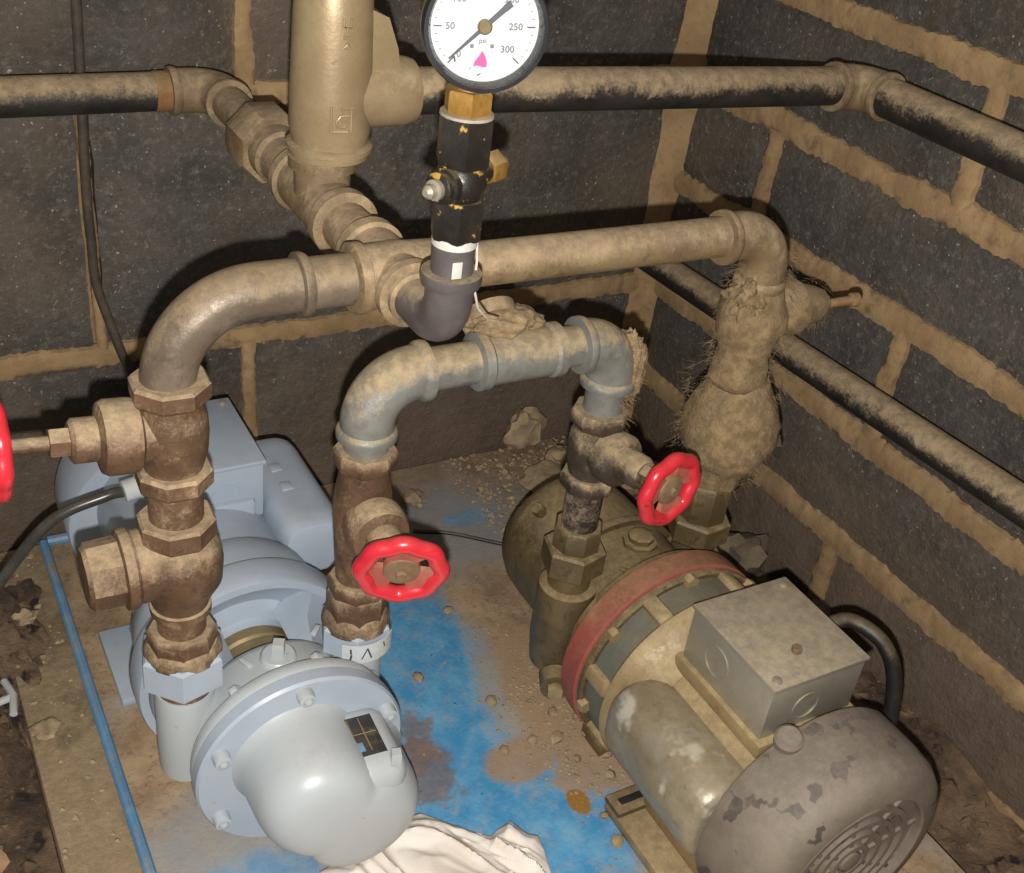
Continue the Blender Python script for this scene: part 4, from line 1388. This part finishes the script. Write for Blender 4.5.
def fz(x, y):
    p = V((x, y, 0))
    zz = FZ + .016 * noise.fractal(p * 9, 1, 2, 4) + .006 * noise.noise(p * 60)
    zz += .05 * math.exp(-((x + .75) / .055) ** 2 - ((y + .10) / .13) ** 2)
    return zz + .03 * max(0, 1 - abs(x) / .09) * max(0, min(1, (y + .9) / .3))


pz = lambda x, y: PZ
grit('plate_grit', 'crushed tan stone grit on the blue plate left of the brown pump', 1500, a_plate, pz, .0006, .0026, 'stone', 1)
grit('corner_grit', 'tan mortar rubble crumbs on the plate in the back corner', 1300, a_corner, pz, .0008, .0042, 'stone', 2)
grit('board_grit', 'tan crumbs of mortar on the bare board left of the blue strip', 350, a_board, lambda x, y: -.361, .0008, .004, 'stone', 3)
grit('floor_grit', 'brown earth crumbs and rubble over the floor', 1500, a_floor, fz, .002, .010, 'floor', 4)
grit('thin_grit', 'fine tan grains sprinkled over the whole blue plate', 500, a_all, pz, .0006, .0016, 'stone', 5)


# cobweb fibres, uncountable
def fibres(name, label, n, src, L, m, seed):
    rnd = random.Random(seed)
    mb = MB()
    for _ in range(n):
        p, nrm = src(rnd)
        d = (nrm + V((rnd.uniform(-1, 1), rnd.uniform(-1, 1), rnd.uniform(-1, .6)))).normalized()
        l = L * rnd.uniform(.4, 1.3)
        side = d.cross(V((rnd.uniform(-1, 1), rnd.uniform(-1, 1), rnd.uniform(-1, 1)))).normalized()
        bend = V((rnd.uniform(-.5, .5), rnd.uniform(-.5, .5), -.4)) * l
        w = .00013
        pts = [p, p + d * l * .5 + bend * .25, p + d * l + bend]
        vs = []
        for i, q in enumerate(pts):
            vs += [q - side * w * (1 - i * .3), q + side * w * (1 - i * .3)]
        mb.add(vs, [[0, 1, 3, 2], [2, 3, 5, 4]])
    return solo(name, label, 'cobweb', mb, m, (0, 0, 0), kind='stuff', sharp=80)


def s_riser(r):
    th = r.uniform(0, 2 * PI)
    z = r.uniform(-.14, .045)
    rad = .017 if z > .02 else (.023 if z > -.055 else .033)
    d = V((math.cos(th), math.sin(th), 0))
    return V((DX, HY, z)) + d * rad, d


def s_bon(r):
    th = r.uniform(0, 2 * PI)
    d = V((0, math.cos(th), math.sin(th)))
    return V((DX + r.uniform(.01, .06), HY, -.003)) + d * .016, d


def s_elb(r):
    d = V((r.uniform(.2, 1), r.uniform(-1, .6), r.uniform(-.8, .7))).normalized()
    return V((CX_, HY, SZ - .01 - r.random() * .05)) + d * .016, d


fibres('cobweb', 'tan cobweb fuzz over the cobwebbed valve and ball fitting at right', 2600, s_riser, .0065, 'cobweb', 1)
fibres('cobweb', 'cobweb strands on the side bonnet of the cobwebbed valve', 500, s_bon, .0065, 'cobweb', 2)
fibres('cobweb', 'cobweb fuzz down the right side of the right galvanised elbow', 900, s_elb, .0065, 'cobweb', 3)
mb = MB().lump((CX_ + .0125, HY - .003, -.030), (.0105, .013, .027), .28, 5, 1.7, 3)
solo('cobweb_clump', 'lumpy tan cobweb clinging right of the right galvanised elbow', 'cobweb', mb, 'cobweb', (CX_ + .02, HY, -.03), sharp=80)
mb = MB().lump((-.400, HY + .014, .009), (.026, .018, .012), .25, 5, 1.5, 5)
solo('dust_clump', 'tan dust heap on top of the galvanised tee behind gauge elbow', 'dust', mb, 'cobweb', (-.402, HY + .02, .01), sharp=80)
mb = MB().lump((DX - .012, HY - .004, .012), (.012, .014, .018), .5, 5, 2.6, 8)
solo('cobweb_clump', 'cobweb hanging under the header elbow above the cobwebbed valve', 'cobweb', mb, 'cobweb', (DX - .012, HY, .012), sharp=80)

hm = MB().lump((-.708, -.095, -.372), (.042, .105, .021), .5, 5, 2.4, 21)
solo('earth_heap', 'heap of brown earth spilled over the left edge of the dusty board', 'earth', hm, 'floor', (-.722, -.10, -.372), kind='stuff', sharp=60)
# small rubbish left of the board
t = T('plastic_clip', 'small pale green plastic clip lying on earth beside the board', 'clip', (-.71, -.198, -.37))
mb = MB().tube([(-.735, -.196, -.366), (-.706, -.198, -.358)], .0032, 10)
part(t, 'stalk', mb, 'pale_plastic')
part(t, 'crossbar', MB().tube([(-.710, -.178, -.359), (-.706, -.198, -.3575), (-.709, -.216, -.359)], .003, 10), 'pale_plastic')
stone('terracotta coloured brick fragment in the bottom left corner of the floor', (-.757, -.335, -.398), (.022, .03, .012), 33, 'terracotta', rot=.3)
